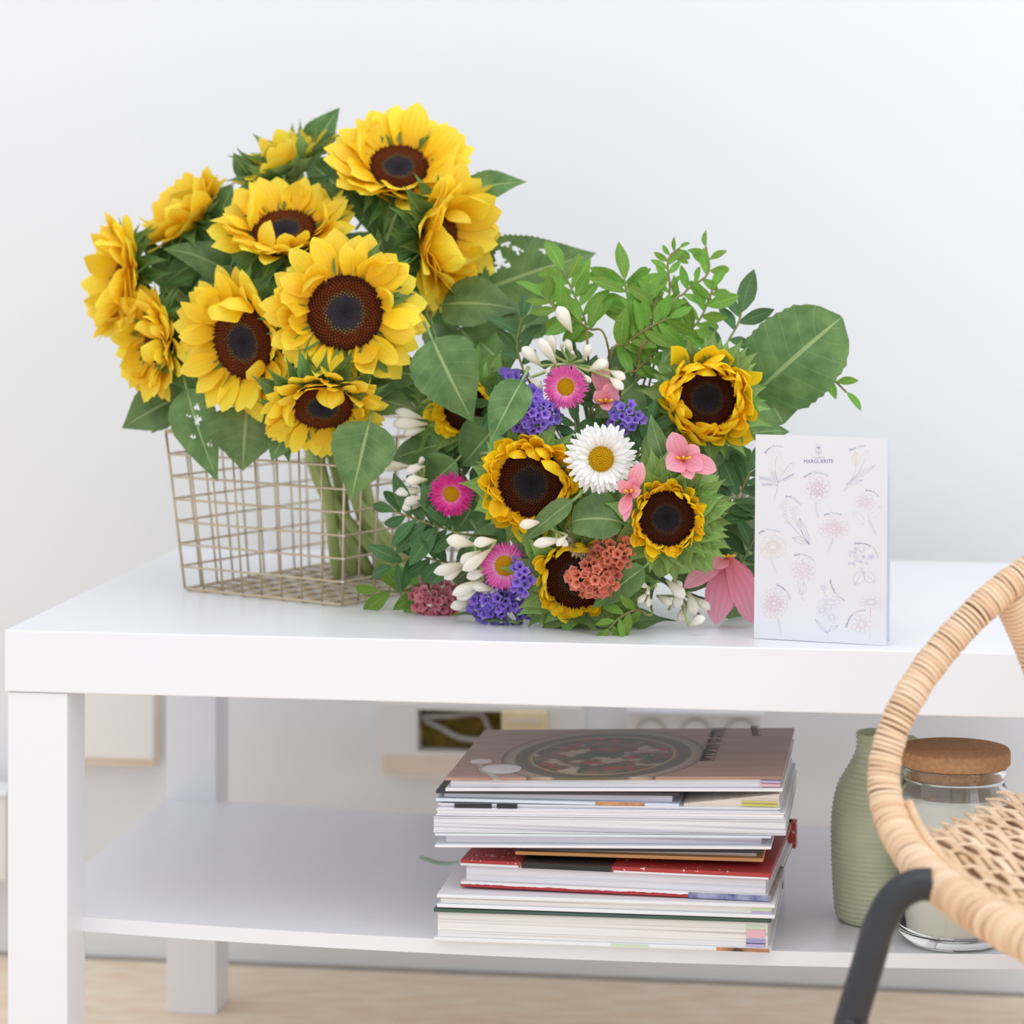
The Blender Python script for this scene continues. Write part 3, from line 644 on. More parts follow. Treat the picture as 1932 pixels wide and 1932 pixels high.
# ------------------------------------------------------------------ rattan chair
XM = 1.03
def mir(p): return Vector((2*XM-p.x, p.y, p.z))
half = [Vector((XM, -.475, .322)), Vector((.93, -.465, .3225))]+[at(*p) for p in ((2100, 1848, -.45), (1932, 1772, -.40), (1830, 1712, -.36), (1742, 1640, -.31), (1691, 1565, -.27), (1669, 1490, -.25), (1673, 1420, -.24), (1702, 1340, -.23), (1762, 1245, -.21), (1852, 1147, -.19), (1936, 1080, -.17), (2050, 1012, -.14))]+[Vector((.94, -.12, .585)), Vector((XM, -.115, .593))]
full = half+[mir(p) for p in reversed(half[1:-1])]
fp = bez(full+[full[0]], 420)[:-1]
chr_ = thing('rattan_chair', 'honey rattan lounge chair with wrapped hoop, woven seat and black legs', 'chair', (XM, -.28, 0)); RL = T(-chr_.location)
def hr(p):                                             # hoop radius, fuller along the seat
    return .0104+.0022*max(0, min(1, (.40-p.z)/.06))
obj('hoop_core', MB().tube(fp, [hr(p)-.0012 for p in fp], 10, True), M['core'], chr_, True, RL)
def torus(minor, k=22, m=6):
    g = MB()
    for i in range(k):
        a = 2*math.pi*i/k
        for j in range(m):
            b_ = 2*math.pi*j/m; rr = 1+minor*.55*math.cos(b_)
            g.v.append(Vector((rr*math.cos(a), rr*math.sin(a), minor*math.sin(b_))))
    for i in range(k):
        for j in range(m): g.f.append((i*m+j, ((i+1) % k)*m+j, ((i+1) % k)*m+(j+1) % m, i*m+(j+1) % m))
    return g.mesh('wrap_strand')
tm = [torus(.145), torus(.165), torus(.19)]
cum = [0]
for i in range(1, len(fp)): cum.append(cum[-1]+(fp[i]-fp[i-1]).length)
def along(d):
    lo = 0
    for i in range(1, len(cum)):
        if cum[i] >= d: lo = i; break
    f = (d-cum[lo-1])/(cum[lo]-cum[lo-1]); return fp[lo-1].lerp(fp[lo], f), (fp[lo]-fp[lo-1]).normalized()
d = .02; cnt = 0; halfl = cum[-1]/2; rest = MB(); near = []
while d < cum[-1]-.005:
    p, tg = along(d); rr = hr(p); st = R.uniform(.0031, .0039)
    nrm = cv(0, 0, 1); px = 966+F*((p-CAM).dot(RGT))/(-(p-CAM).dot(TOW))
    tilt = (tg+Vector((R.uniform(-.05, .05)+.10, R.uniform(-.05, .05), R.uniform(-.05, .05)+.10))).normalized()
    MM = RL @ T(p) @ frame(tilt) @ S((rr*R.uniform(.97, 1.03),)*2+(rr,))
    if px < 2060: link('wrap_strand', tm[R.randrange(3)], M['rattan'], chr_, MM); cnt += 1
    else: near.append((chr_.location, MM))
    d += st
g = MB(); sm_ = torus(.17, 12, 4)
for _, MM in near:
    n = len(g.v); g.v += [MM @ v.co for v in sm_.vertices]; g.f += [tuple(n+i for i in f.vertices) for f in sm_.polygons]
o = obj('wrap_strands', g, M['rattan'], chr_); o['kind'] = 'stuff'
# inner back strut
for sgn in (0, 1):
    q = [at(1905, 1128, -.165), at(1950, 1230, -.15), at(2000, 1380, -.13), at(2020, 1500, -.11)]
    if sgn: q = [mir(p) for p in q]
    sp_ = bez(q, 40); obj('back_strut', MB().tube(sp_, .0105, 10), M['core'], chr_, True, RL)
    g = MB()
    for i in range(38):
        p, tg = sp_[i], (sp_[i+1]-sp_[i]).normalized(); MM = T(p) @ frame(tg) @ S(.0118)
        n = len(g.v); g.v += [MM @ v.co for v in sm_.vertices]; g.f += [tuple(n+k for k in f.vertices) for f in sm_.polygons]
    o = obj('strut_wrap', g, M['rattan'], chr_, True, RL); o['kind'] = 'stuff'
# seat weave: an oval bed inside the hoop
def seat_left(y):                                      # x of the hoop's inner edge at depth y (seat part)
    best = None
    for p in fp[:210]:
        if p.z < .40 and p.x < XM and (best is None or abs(p.y-y) < abs(best.y-y)): best = p
    return best.x+.008 if y < -.262 else .728+max(0, (y+.262))*.35
def seat_h(x, y):
    e = max(0, 1-((x-XM)/.31)**2); k = .352 if y > -.26 else .352-(-.26-y)*.12
    return k+.012*(1-e)-.016*e*(1-((y+.26)/.22)**2)
def strand(path, wd, th=.0012):
    g = MB(); n = len(path)
    for i, p in enumerate(path):
        tg = (path[min(i+1, n-1)]-path[max(i-1, 0)]).normalized(); sd = tg.cross(Vector((0, 0, 1))).normalized()*wd/2; u_ = Vector((0, 0, th/2))
        g.v += [p-sd-u_, p+sd-u_, p+sd*.6+u_, p-sd*.6+u_]
    for i in range(n-1):
        for j in range(4): g.f.append((4*i+j, 4*i+(j+1) % 4, 4*i+4+(j+1) % 4, 4*i+4+j))
    g.f += [(3, 2, 1, 0), tuple(4*n-4+j for j in range(4))]
    obj('seat_strand', g, M['rattan2'], chr_, True, RL)
ys = [-.455+.024*i for i in range(17)]
for i, y in enumerate(ys):                             # cross strands, wavy over and under
    xl = seat_left(y); path = []
    for k in range(60):
        x = xl-.004+(2*XM-2*xl+.008)*k/59
        path.append(Vector((x, y+.004*math.sin(x*30+i), seat_h(x, y)+.0014*math.sin(x/.0088*math.pi+math.pi*(i % 2)))))
    strand(path, .0060)
for i in range(84):                                    # slanted strands in pairs
    x0 = .62+i*.0088+.0022*(i % 2); path = []
    for k in range(44):
        f = k/43; y = -.07-.40*f; x = x0+.16*(f-.5)+.08
        if seat_left(y) < x < 2*XM-seat_left(y): path.append(Vector((x, y, seat_h(x, y)+.0018*math.sin(y/.024*math.pi+math.pi*(i % 2)))))
    if len(path) > 4: strand(path, .0066)
for i in range(80):                                    # lower layer slanting the other way
    x0 = .62+(i+.5)*.0088; path = []
    for k in range(30):
        f = k/29; y = -.075-.385*f; x = x0+.16*(f-.5)+.08
        if seat_left(y)+.004 < x < 2*XM-seat_left(y)-.004: path.append(Vector((x, y, seat_h(x, y)-.0052)))
    if len(path) > 4: strand(path, .0086)
bp_ = [p+Vector((.013, .004, .006)) for p in fp[:210] if p.z < .385 and p.x < XM-.02]
obj('seat_border', MB().tube(bp_[::3], .0036, 6), M['rattan2'], chr_, True, RL)
obj('seat_rim', MB().tube(bez([Vector((.735, -.255, .356)), Vector((.765, -.13, .344)), Vector((.86, -.075, .342)), Vector((XM, -.065, .342)), mir(Vector((.86, -.07, .352))), mir(Vector((.76, -.12, .352))), mir(Vector((.728, -.262, .37)))], 40), .004, 8), M['rattan2'], chr_, True, RL)
for mx in (0, 1):
    fl = [at(1760, 1668, -.335), at(1722, 1672, -.335), at(1685, 1698, -.338), at(1657, 1750, -.342), at(1640, 1810, -.346), at(1603, 1932, -.35), at(1585, 1995, -.352), Vector((.60, -.36, .0))]
    if mx: fl = [mir(p) for p in fl]
    obj('leg', MB().tube(bez(fl, 50), .0108, 16), M['black'], chr_, True, RL)
    rl = [Vector((.93, -.10, .345)), Vector((.93, -.09, .30)), Vector((.925, -.07, 0.0))]
    if mx: rl = [mir(p) for p in rl]
    obj('leg', MB().tube(bez(rl, 20), .0108, 16), M['black'], chr_, True, RL)
# ------------------------------------------------------------------ flower pieces
def interp(tab, t):
    for (a, va), (b, vb_) in zip(tab, tab[1:]):
        if t <= b: return va+(vb_-va)*(t-a)/(b-a)
    return tab[-1][1]
def strip(prof, W, bend=0, cup=0, twist=0, nu=9, nv=5, wave=0, fold=0, serr=0, tipc=0, seed=0, side=0, holes=None):
    """blade along +x of length 1, facing +z; luv = (t, v, seed)"""
    g = MB(); g.a = []; rr = random.Random(seed); ph = rr.uniform(0, 6)
    for i in range(nu):
        t = i/(nu-1); w_ = interp(prof, t)*W
        if bend: a = bend*t; x, z = math.sin(a)/bend, (1-math.cos(a))/bend
        else: a = 0; x, z = t, 0
        if tipc and t > .6: z += tipc*(t-.6)**2
        tw = twist*t
        for j in range(nv):
            v = 2*j/(nv-1)-1; ww = w_
            if serr and abs(v) == 1: ww *= 1+serr*(1 if i % 2 else -1)
            yy = v*ww; zz = cup*v*v*w_+fold*abs(v)*w_+wave*w_*math.sin(t*9+ph+v*1.5)*abs(v)
            c, s_ = math.cos(tw), math.sin(tw)
            y2, z2 = yy*c-zz*s_, yy*s_+zz*c
            g.v.append(Vector((x-z2*math.sin(a), y2+side*t*t, z+z2*math.cos(a)))); g.a.append((t, v, rr.random() if False else seed*.37 % 1))
    for i in range(nu-1):
        for j in range(nv-1):
            if holes:
                t, v = (i+.5)/(nu-1), 2*(j+.5)/(nv-1)-1
                if any(((t-ht)*1.0)**2+((v-hv)*W)**2 < (hrad*(1+.5*math.sin(7*math.atan2(v-hv, t-ht)+ht*30)))**2 for ht, hv, hrad in holes): continue
            a = i*nv+j; g.f.append((a, a+nv, a+nv+1, a+1))
    return g
PET = [(0, .34), (.15, .62), (.4, .98), (.6, 1), (.78, .82), (.9, .5), (.97, .2), (1, .02)]
BRA = [(0, .9), (.2, 1), (.4, .82), (.6, .45), (.8, .15), (1, .01)]
LEA = [(0, .08), (.04, .45), (.12, .82), (.25, 1), (.42, .97), (.6, .74), (.78, .42), (.9, .18), (1, .01)]
LFT = [(0, .06), (.15, .55), (.4, 1), (.65, .9), (.85, .5), (1, .02)]
AST = [(0, .5), (.4, .9), (.7, 1), (.9, .75), (1, .3)]
LIL = [(0, .3), (.2, .6), (.5, 1), (.75, .85), (.92, .4), (1, .03)]
RND = [(0, .1), (.08, .6), (.25, .95), (.5, 1), (.75, .85), (.9, .55), (1, .05)]
def solid(me_o, th=.0006): m = me_o.modifiers.new('thickness', 'SOLIDIFY'); m.thickness = th; m.offset = 0
def variants(name, n, fn): return [fn(k).mesh(name) for k in range(n)]
pv_open = variants('petal', 10, lambda k: strip(PET, R.uniform(.19, .26), R.uniform(-.5, .5), R.uniform(-.25, .35), R.uniform(-.35, .35), 9, 5, R.uniform(0, .18), 0, 0, 0, k, R.uniform(-.1, .1)))
pv_curl = variants('petal', 8, lambda k: strip(PET, R.uniform(.24, .34), R.uniform(.5, 2.0), R.uniform(.2, .8), R.uniform(-.7, .7), 9, 5, R.uniform(0, .3), 0, 0, 0, k, R.uniform(-.2, .2)))
bv_ = variants('bract', 8, lambda k: strip(BRA, R.uniform(.22, .32), R.uniform(-1.6, .6), R.uniform(.4, 1.2), R.uniform(-.5, .5), 8, 5, 0, 0, 0, R.uniform(-.5, .3), k))
def discmesh():
    g = MB(); g.a = []; n = 520; rng = random.Random(3)
    for k in range(n):
        f = (k+.5)/n; r = math.sqrt(f); a = k*2.399963
        z = .12*math.sin(min(1, r*1.15)*math.pi*.75)-.05*max(0, .4-r)
        outer = r > .55; s_ = .046 if outer else .036; h = (.10 if r > .8 else .075) if outer else .03
        c = Vector((r*math.cos(a), r*math.sin(a), z)); er = Vector((math.cos(a), math.sin(a), 0)); et = Vector((-er.y, er.x, 0))
        tip = c+Vector((0, 0, h*rng.uniform(.7, 1.3)))+er*(.05*(r-.5) if outer else 0)+et*rng.uniform(-.01, .01)
        b = len(g.v); g.v += [c+er*s_, c+et*s_, c-er*s_, c-et*s_, tip]
        j = rng.uniform(-.03, .03); g.a += [(min(1, r+j), 0, 0)]*4+[(min(1, r+j), 1, 0)]
        g.f += [(b, b+1, b+4), (b+1, b+2, b+4), (b+2, b+3, b+4), (b+3, b, b+4)]
    # dome under the florets
    b = len(g.v); k = 28; rs = [.0001, .3, .6, .85, 1.0, 1.02]
    for r in rs:
        z = .12*math.sin(min(1, r*1.15)*math.pi*.75)-.012-(.15 if r > 1.01 else 0)
        for j in range(k): g.v.append(Vector((r*math.cos(2*math.pi*j/k), r*math.sin(2*math.pi*j/k), z))); g.a.append((min(1, r), 0, 0))
    for i in range(len(rs)-1):
        for j in range(k): g.f.append((b+i*k+j, b+i*k+(j+1) % k, b+(i+1)*k+(j+1) % k, b+(i+1)*k+j))
    return g.mesh('disc', False)
DISC = discmesh()
CALYX = MB().lathe([(.0001, -.55), (.25, -.5), (.6, -.34), (.92, -.12), (1.02, .02)], 20); CALYX.a = [(.5, .5, 0)]*len(CALYX.v)
CALYXM = CALYX.mesh('calyx')
def shared(me, m, cache={}):                                    # one mesh copy per material
    k = (me.name, m.name)
    if k not in cache:
        c = me.copy(); c.materials.clear(); c.materials.append(m); cache[k] = c
    return cache[k]
def sunflower(label, head, axis, rd, lp, base, mid=None, n=19, elev=20, spread=14, near=0, pm='petal', pv=None, bm='bract', nb=30, blen=.036, bel=-6, group='sunflowers in the wire basket', short=1, xhint=None, stemr=.0055, name='sunflower', layers=3, petal_w=1.1, mixc=.12, dm='disc', bvw=1, brings=2):
    """head = disc centre; axis = facing; elev = petal lift in degrees; near = extra lift on the side toward axis-opposite camera"""
    t = thing(name, label, 'sunflower', base, group); IB = T(-Vector(base)); pv = pv or pv_open
    Fm = frame(axis, xhint or (0, 0, 1)); H = IB @ T(head) @ Fm
    o = link('disc', shared(DISC, M[dm]), None, t, H @ S(rd)); o['kind'] = 'stuff'
    link('calyx', shared(CALYXM, M[bm]), None, t, H @ S((rd*1.02, rd*1.02, rd*.9)))
    for l in range(layers):
        for i in range(n):
            az = 2*math.pi*(i+.5*l+R.uniform(-.25, .25))/n
            kd = (Fm @ Vector((math.cos(az), math.sin(az), 0))).dot(TOW)
            el = math.radians(elev-l*(5 if near else 9)+R.uniform(-spread, spread)*(.6 if near and kd > .3 else 1)+near*max(0, kd)); L_ = lp*R.uniform(.82, 1.08)*(1 if l == 0 else 1.04)*short
            rr = rd*(.94+.06*l); w_ = petal_w*R.uniform(.9, 1.15)
            MM = H @ RZ(az) @ T((rr, 0, .03*rd-.10*rd*l)) @ RY(-el) @ RX(R.uniform(-.35, .35)) @ S((L_, L_*w_, L_))
            pq = pv if R.random() > mixc else pv_curl
            link('petal', shared(pq[R.randrange(len(pq))], M[pm]), None, t, MM)
    for i in range(nb):
        l = i % brings; az = 2*math.pi*(i+R.uniform(-.3, .3))/nb; el = math.radians(bel-l*(16 if brings == 2 else 9)+R.uniform(-14, 14))
        bl_ = blen*R.uniform(.8, 1.2)
        MM = H @ RZ(az) @ T((rd*(1.0-.12*l if brings == 2 else 1.02+.17*l), 0, -.12*rd-(.16 if brings == 2 else .11)*rd*l)) @ RY(-el) @ RX(R.uniform(-.25, .25)) @ S((bl_, bl_*bvw, bl_))
        link('bract', shared(bv_[R.randrange(8)], M[bm]), None, t, MM)
    hp = Vector(head)-Vector(axis)*rd*.5
    pts = [hp, hp-Vector(axis)*.02]+[Vector(p) for p in (mid or [])]+[Vector(base)]
    sp_ = bez(pts, 24); obj('stem', MB().tube(sp_, [stemr*(.8+.2*i/23) for i in range(24)], 10), M['stem'], t, True, IB)
    return t
def leaf(t, b, tip, wpx, nrm=(0, .3, 1), m='leaf', prof=None, bend=.5, fold=.25, wave=.12, holes=None, name='leaf', pet=.2, petdir=None, twist=0, serr=.02, res=None, side=0):
    """b, tip = world points; wpx = full width in photo pixels; nrm = facing (right, up, toward camera)"""
    b, tip = Vector(b), Vector(tip); d = tip-b; L_ = d.length; wd = wpx/ppm(b)/2
    nu, nv = res or (20, 9)
    g = strip(prof or LEA, wd/L_, -bend, 0, twist, nu, nv, wave, fold, serr, 0, R.randrange(99), side, holes)
    # the arc shortens: rescale so the tip lands on the point asked for
    ex = g.v[(nu-1)*nv+nv//2]; k = 1/ex.length; ang = math.atan2(ex.z, ex.x)
    n = cv(*nrm); x = d.normalized(); z = (n-x*n.dot(x)).normalized(); y = z.cross(x)
    Fm = Matrix((x, y, z)).transposed().to_4x4() @ RY(ang) @ S(k*L_)
    g.v = [b+(Fm @ v) for v in g.v]
    if pet:
        pd = Vector(petdir)-b if petdir is not None else -x*pet*L_-cv(0, 0, 1)*.012
        na = len(g.v); g.tube([b+x*L_*.03, b+pd*.5-z*.002, b+pd], [.0012, .0014, .0017], 6); g.a += [(.5, 0, 0)]*(len(g.v)-na)
    return obj(name, g, M[m], t, True, T(-t.location))
# ------------------------------------------------------------------ sunflowers in the basket
def bf(i, j): return bp(i, j, 0)+Vector((0, 0, .003))
SB = [bf(*q) for q in ((.50, .70), (.44, .66), (.56, .74), (.47, .80), (.62, .72), (.86, .66), (.40, .76), (.41, .58), (.36, .70), (.53, .86))]
NECK = Vector((.212, .285, .575))
def nk(k): return NECK+Vector((((k*37) % 7-3)*.006, ((k*53) % 7-3)*.006, 0))
G = 'sunflowers in the wire basket'
s1 = sunflower('large sunflower of the basket facing straight out with blue-black disc centre', at(651, 590, .115), cv(.05, .1, 1), .0315, .037, SB[0], [nk(0)], 19, 20, 20)
s2 = sunflower('sunflower of the basket turned left, its disc tall and dark, above the green pointed leaf', at(462, 645, .145), cv(-.55, -.14, .82), .0315, .037, SB[1], [nk(1)], 18, 32, 18, near=35)
s3 = sunflower('small sunflower of the basket hanging lowest and facing down over the wire', at(609, 765, .115), cv(.06, -.68, .74), .0255, .0285, SB[2], [nk(2)], 20, 34, 15, near=30)
s4 = sunflower('sunflower of the basket tilted upward, half its brown disc behind lower petals', at(537, 437, .195), cv(-.03, .80, .60), .0275, .038, SB[3], [nk(3)], 19, 36, 15, near=25)
s5 = sunflower('highest sunflower of the basket, facing up with wide pale petals', at(752, 318, .24), cv(.05, .70, .72), .0265, .042, SB[4], [nk(4)], 19, 34, 14, near=25, petal_w=1.2)
s6 = sunflower('sunflower of the basket facing right, petals hiding most of its disc', at(828, 450, .215), cv(.80, -.10, .56), .0235, .044, SB[5], [nk(5)], 19, 40, 14, near=28, petal_w=1.2)
s7 = sunflower('sunflower of the basket facing far left against the wall, nearly in profile', at(238, 525, .245), cv(-.86, .05, .45), .0215, .042, SB[6], [nk(6)], 19, 32, 13, near=16, petal_w=1.2)
s8 = sunflower('sunflower of the basket facing left below the profile one, with curling bracts', at(297, 645, .205), cv(-.78, -.08, .60), .0185, .034, SB[7], [nk(7)], 20, 34, 14, near=12, petal_w=1.2)
s9 = sunflower('half-closed sunflower of the basket with petals cupped into a yellow ball', at(362, 415, .27), cv(-.60, .68, .30), .0185, .036, SB[8], [nk(8)], 17, 58, 12, petal_w=1.3)
s10 = sunflower('budding sunflower of the basket with few petals and tall spiky green bracts', at(548, 318, .28), cv(-.36, .84, .25), .0205, .032, SB[9], [nk(9)], 13, 58, 18, nb=34, blen=.040, bel=42, layers=2)
for t, w_, col in ((s10, .034, 1),):
    pass
# leaves of the basket sunflowers: base pixel, tip pixel, depth, width, facing
for t, b, tip, y, wd, nr, kw in (
 (s10, (590, 285), (641, 203), .30, 66, (-.3, .1, 1), {}), (s5, (872, 362), (994, 343), .25, 66, (0, .5, 1), {'fold': .1}),
 (s6, (885, 560), (1124, 478), .27, 165, (-.1, .35, 1), {'holes': ((.32, .45, .055), (.22, .62, .03), (.47, .62, .025), (.72, .35, .035), (.64, .55, .02), (.4, .8, .02)), 'res': (56, 37), 'wave': .05}),
 (s6, (835, 575), (985, 586), .20, 108, (-.1, .6, 1), {'fold': .15, 'bend': .8}), (s1, (815, 640), (893, 797), .115, 132, (-.1, .1, 1), {'fold': .1, 'bend': .6}),
 (s1, (695, 700), (812, 712), .155, 92, (.1, .4, 1), {}), (s6, (868, 620), (948, 728), .235, 128, (.1, .3, 1), {}),
 (s8, (338, 748), (230, 808), .225, 96, (-.2, .2, 1), {}), (s8, (352, 752), (286, 818), .24, 46, (-.2, .2, 1), {}),
 (s2, (352, 735), (411, 908), .175, 92, (-.1, -.1, 1), {'holes': ((.22, .25, .028), (.34, .1, .036), (.5, -.35, .025), (.62, .4, .03), (.28, -.2, .015)), 'res': (56, 37), 'wave': .06}),
 (s2, (466, 765), (458, 888), .16, 142, (0, .1, 1), {'fold': .1}), (s3, (545, 810), (512, 870), .155, 56, (-.3, 0, 1), {}), (s3, (530, 800), (545, 872), .16, 34, (.2, 0, 1), {}),
 (s3, (697, 795), (663, 942), .11, 122, (0, .1, 1), {'fold': .08}), (s3, (685, 745), (788, 775), .145, 74, (.1, .3, 1), {}),
 (s9, (440, 520), (308, 470), .24, 70, (-.2, .6, .8), {'m': 'leaf', 'bend': 1.2}), (s9, (400, 480), (300, 545), .25, 70, (-.3, .5, .8), {}), (s4, (640, 315), (708, 455), .235, 62, (.6, .2, .7), {'bend': .9}),
 (s4, (655, 395), (602, 345), .225, 54, (-.3, .9, .4), {}), (s2, (455, 520), (352, 560), .23, 62, (-.2, .5, 1), {}), (s4, (500, 545), (592, 520), .19, 26, (0, .8, .6), {}),
 (s7, (330, 520), (262, 440), .27, 44, (-.4, .3, .8), {}), (s9, (412, 420), (440, 350), .26, 60, (-.2, .3, 1), {}), (s9, (400, 455), (452, 500), .25, 66, (-.4, .3, .8), {'bend': 1.4}),
 (s4, (470, 330), (440, 288), .27, 40, (-.3, .2, 1), {}), (s8, (345, 590), (372, 690), .21, 48, (-.5, .2, .8), {'bend': 1.1}), (s5, (690, 470), (735, 560), .20, 58, (-.4, .4, .8), {'bend': 1.2}),
 (s6, (745, 520), (712, 430), .215, 56, (-.6, .2, .8), {}), (s1, (815, 610), (838, 715), .19, 60, (.4, .1, .9), {}), (s5, (880, 385), (905, 425), .26, 60, (.2, .3, 1), {}),
 (s1, (560, 560), (470, 560), .21, 90, (0, .6, .8), {}), (s4, (640, 470), (560, 500), .23, 110, (0, .5, .8), {}), (s5, (680, 420), (730, 360), .27, 110, (0, .3, 1), {}), (s6, (760, 590), (700, 520), .24, 120, (0, .3, 1), {}),
 (s7, (350, 600), (290, 560), .28, 110, (-.2, .3, 1), {}), (s9, (440, 560), (380, 480), .29, 140, (-.2, .3, 1), {}), (s2, (520, 720), (560, 640), .23, 120, (0, .2, 1), {}), (s8, (380, 700), (340, 620), .26, 120, (-.2, .2, 1), {}),
 (s1, (760, 660), (700, 740), .2, 110, (.1, .2, 1), {}), (s6, (850, 520), (900, 600), .25, 120, (.2, .3, 1), {}), (s10, (560, 420), (620, 330), .3, 120, (0, .4, 1), {}), (s9, (430, 480), (350, 440), .31, 130, (-.1, .3, 1), {}), (s7, (380, 560), (300, 500), .31, 130, (-.1, .3, 1), {}), (s4, (520, 560), (450, 600), .30, 140, (0, .3, 1), {}), (s5, (700, 520), (640, 440), .31, 150, (0, .3, 1), {}), (s6, (800, 600), (860, 540), .30, 140, (0, .3, 1), {}), (s10, (480, 400), (560, 340), .32, 110, (0, .3, 1), {}), (s3, (640, 690), (560, 720), .22, 130, (0, .3, 1), {}), (s10, (655, 370), (575, 300), .32, 110, (0, .4, 1), {}), (s5, (800, 490), (715, 405), .31, 120, (0, .3, 1), {}), (s1, (830, 765), (740, 715), .22, 90, (0, .3, 1), {}), (s4, (570, 545), (465, 485), .29, 110, (0, .3, 1), {}), (s8, (380, 745), (310, 715), .27, 70, (0, .2, 1), {})):
    leaf(t, at(*b, y), at(*tip, y-.008), wd, nr, **kw)
# ------------------------------------------------------------------ the bouquet lying on the table
HUB = Vector((.455, .34, .49)); CB = (1115, 930)
def by(px, py, d=0):                                   # depth of the bouquet's domed face
    r = math.hypot((px-CB[0])/330, (py-CB[1])/330); return .055+.075*min(1.6, r*r)+d
def bq(px, py, d=0, clear=.004):                       # a point of the bouquet's face, never below the table top
    p = at(px, py, by(px, py, d)); return p if p.z > TH+clear else atz(px, py, TH+clear)
EN = [0]
def stem_end():
    EN[0] += 1; k = EN[0]; a = k*2.4
    return Vector((.45+.022*math.cos(a), .47+.012*(k % 4), TH+.006+.006*(k % 5)))
def hub(): k = EN[0]; a = k*2.4+1; return HUB+Vector((.014*math.cos(a), 0, .014*math.sin(a)))
GB = 'sunflowers in the lying bouquet'
def bsun(label, px, py, ax, rd, lp, d=0, **k):
    e = stem_end(); return sunflower(label, bq(px, py, d), cv(*ax), rd, lp, e, [hub()], group=GB, dm='disc2', pm='petal2', pv=pv_curl, bm='bract2', **k)
t1 = bsun('sunflower of the lying bouquet beside the large round leaf, ringed by curled petals', 1333, 752, (.08, .1, 1), .0245, .0285, n=18, elev=42, spread=26, nb=44, blen=.031, bel=-2, petal_w=1.15, layers=3, bvw=1.25)
t2 = bsun('largest sunflower of the lying bouquet, left of the white aster', 1003, 912, (-.30, -.02, 1), .0275, .0225, n=22, elev=30, spread=18, nb=32, blen=.030, bel=-8, layers=3, bvw=1.25)
t3 = bsun('sunflower of the lying bouquet with short petals inside a wide collar of pale bracts', 1258, 978, (-.06, .0, 1), .0222, .0155, -.03, n=24, elev=32, spread=18, nb=64, blen=.0235, bel=10, layers=2, bvw=1.4, brings=4)
t4 = bsun('sunflower of the lying bouquet resting lowest on the table, half under salmon statice', 1088, 1088, (-.1, -.25, 1), .0265, .0165, -.012, n=22, elev=36, spread=14, nb=60, blen=.026, bel=10, layers=2, bvw=1.35, brings=4)
t5 = bsun('sunflower of the lying bouquet hidden behind the drooping leaf', 880, 772, (-.1, .05, 1), .019, .018, .03, n=18, elev=30, spread=16, nb=60, blen=.030, bel=2, layers=2, bvw=1.3, brings=4)
def lf(t, b, tip, wd, nr, dd=-.01, **kw): return leaf(t, bq(*b, dd), bq(*tip, dd), wd, nr, **kw)
leaf(t1, at(1425, 742, .17), at(1588, 598, .165), 178, (-.1, .2, 1), prof=RND, fold=.06, wave=.05, bend=.5, res=(26, 11))
leaf(t1, at(1428, 715, .175), at(1478, 800, .17), 120, (.1, .1, 1), prof=RND, fold=.1)
for t, b, tip, wd, nr, dd, kw in (
 (t3, (1215, 1070), (1117, 1148), 58, (0, .3, 1), -.035, {'fold': .15}), (t3, (1172, 985), (1078, 985), 88, (0, .5, .8), -.022, {'prof': RND, 'bend': 1.3, 'fold': .3}),
 (t2, (1080, 945), (984, 1025), 44, (0, .5, 1), -.03, {}), (t4, (962, 1172), (848, 1162), 34, (0, 1, .5), -.01, {'wave': .3}), (t3, (1150, 1180), (1278, 1172), 42, (0, .9, .7), -.005, {'wave': .4}),
 (t4, (1030, 1160), (1132, 1192), 36, (0, .9, .5), -.005, {}), (t1, (1258, 880), (1228, 782), 44, (-.4, .2, 1), -.012, {'bend': .9}), (t1, (1240, 890), (1218, 820), 34, (-.6, .1, .8), -.004, {'bend': 1.2}),
 (t3, (1375, 1000), (1440, 1075), 130, (.1, .2, 1), .04, {}), (t3, (1385, 940), (1460, 990), 80, (.1, .4, 1), .03, {}), (t1, (1405, 820), (1490, 815), 46, (.1, .6, 1), .02, {}),
 (t5, (985, 718), (924, 838), 78, (-.2, .1, 1), -.03, {}), (t5, (835, 838), (735, 872), 60, (0, .4, 1), .02, {}), (t5, (860, 870), (800, 930), 90, (-.2, .2, 1), .02, {'prof': RND}),
 (t2, (930, 850), (1040, 805), 50, (0, .5, 1), .0, {}), (t3, (1360, 1110), (1425, 1150), 90, (.2, .1, 1), .03, {}), (t1, (1290, 640), (1245, 690), 40, (-.3, .2, 1), .0, {}),
 (t3, (1340, 900), (1400, 870), 70, (.2, .4, 1), .015, {}), (t2, (900, 1000), (960, 1080), 90, (0, .2, 1), .03, {}), (t1, (1230, 780), (1180, 850), 90, (0, .2, 1), .03, {}), (t1, (1200, 720), (1120, 790), 100, (0, .2, 1), .035, {}),
 (t3, (1180, 1080), (1230, 1130), 90, (0, .1, 1), .02, {}), (t4, (1000, 1040), (950, 1130), 90, (0, .1, 1), .03, {}), (t2, (940, 800), (870, 880), 100, (0, .1, 1), .035, {}), (t5, (960, 700), (900, 640), 110, (0, .2, 1), .05, {}),
 (t1, (1350, 850), (1400, 940), 110, (0, .2, 1), .035, {}), (t3, (1170, 940), (1130, 1000), 110, (0, .2, 1), .03, {}), (t5, (980, 640), (1010, 560), 90, (0, .2, 1), .06, {}), (t2, (1090, 840), (1160, 930), 140, (0, .2, 1), .04, {})):
    lf(t, b, tip, wd, nr, dd, **kw)
FR = random.Random(5)
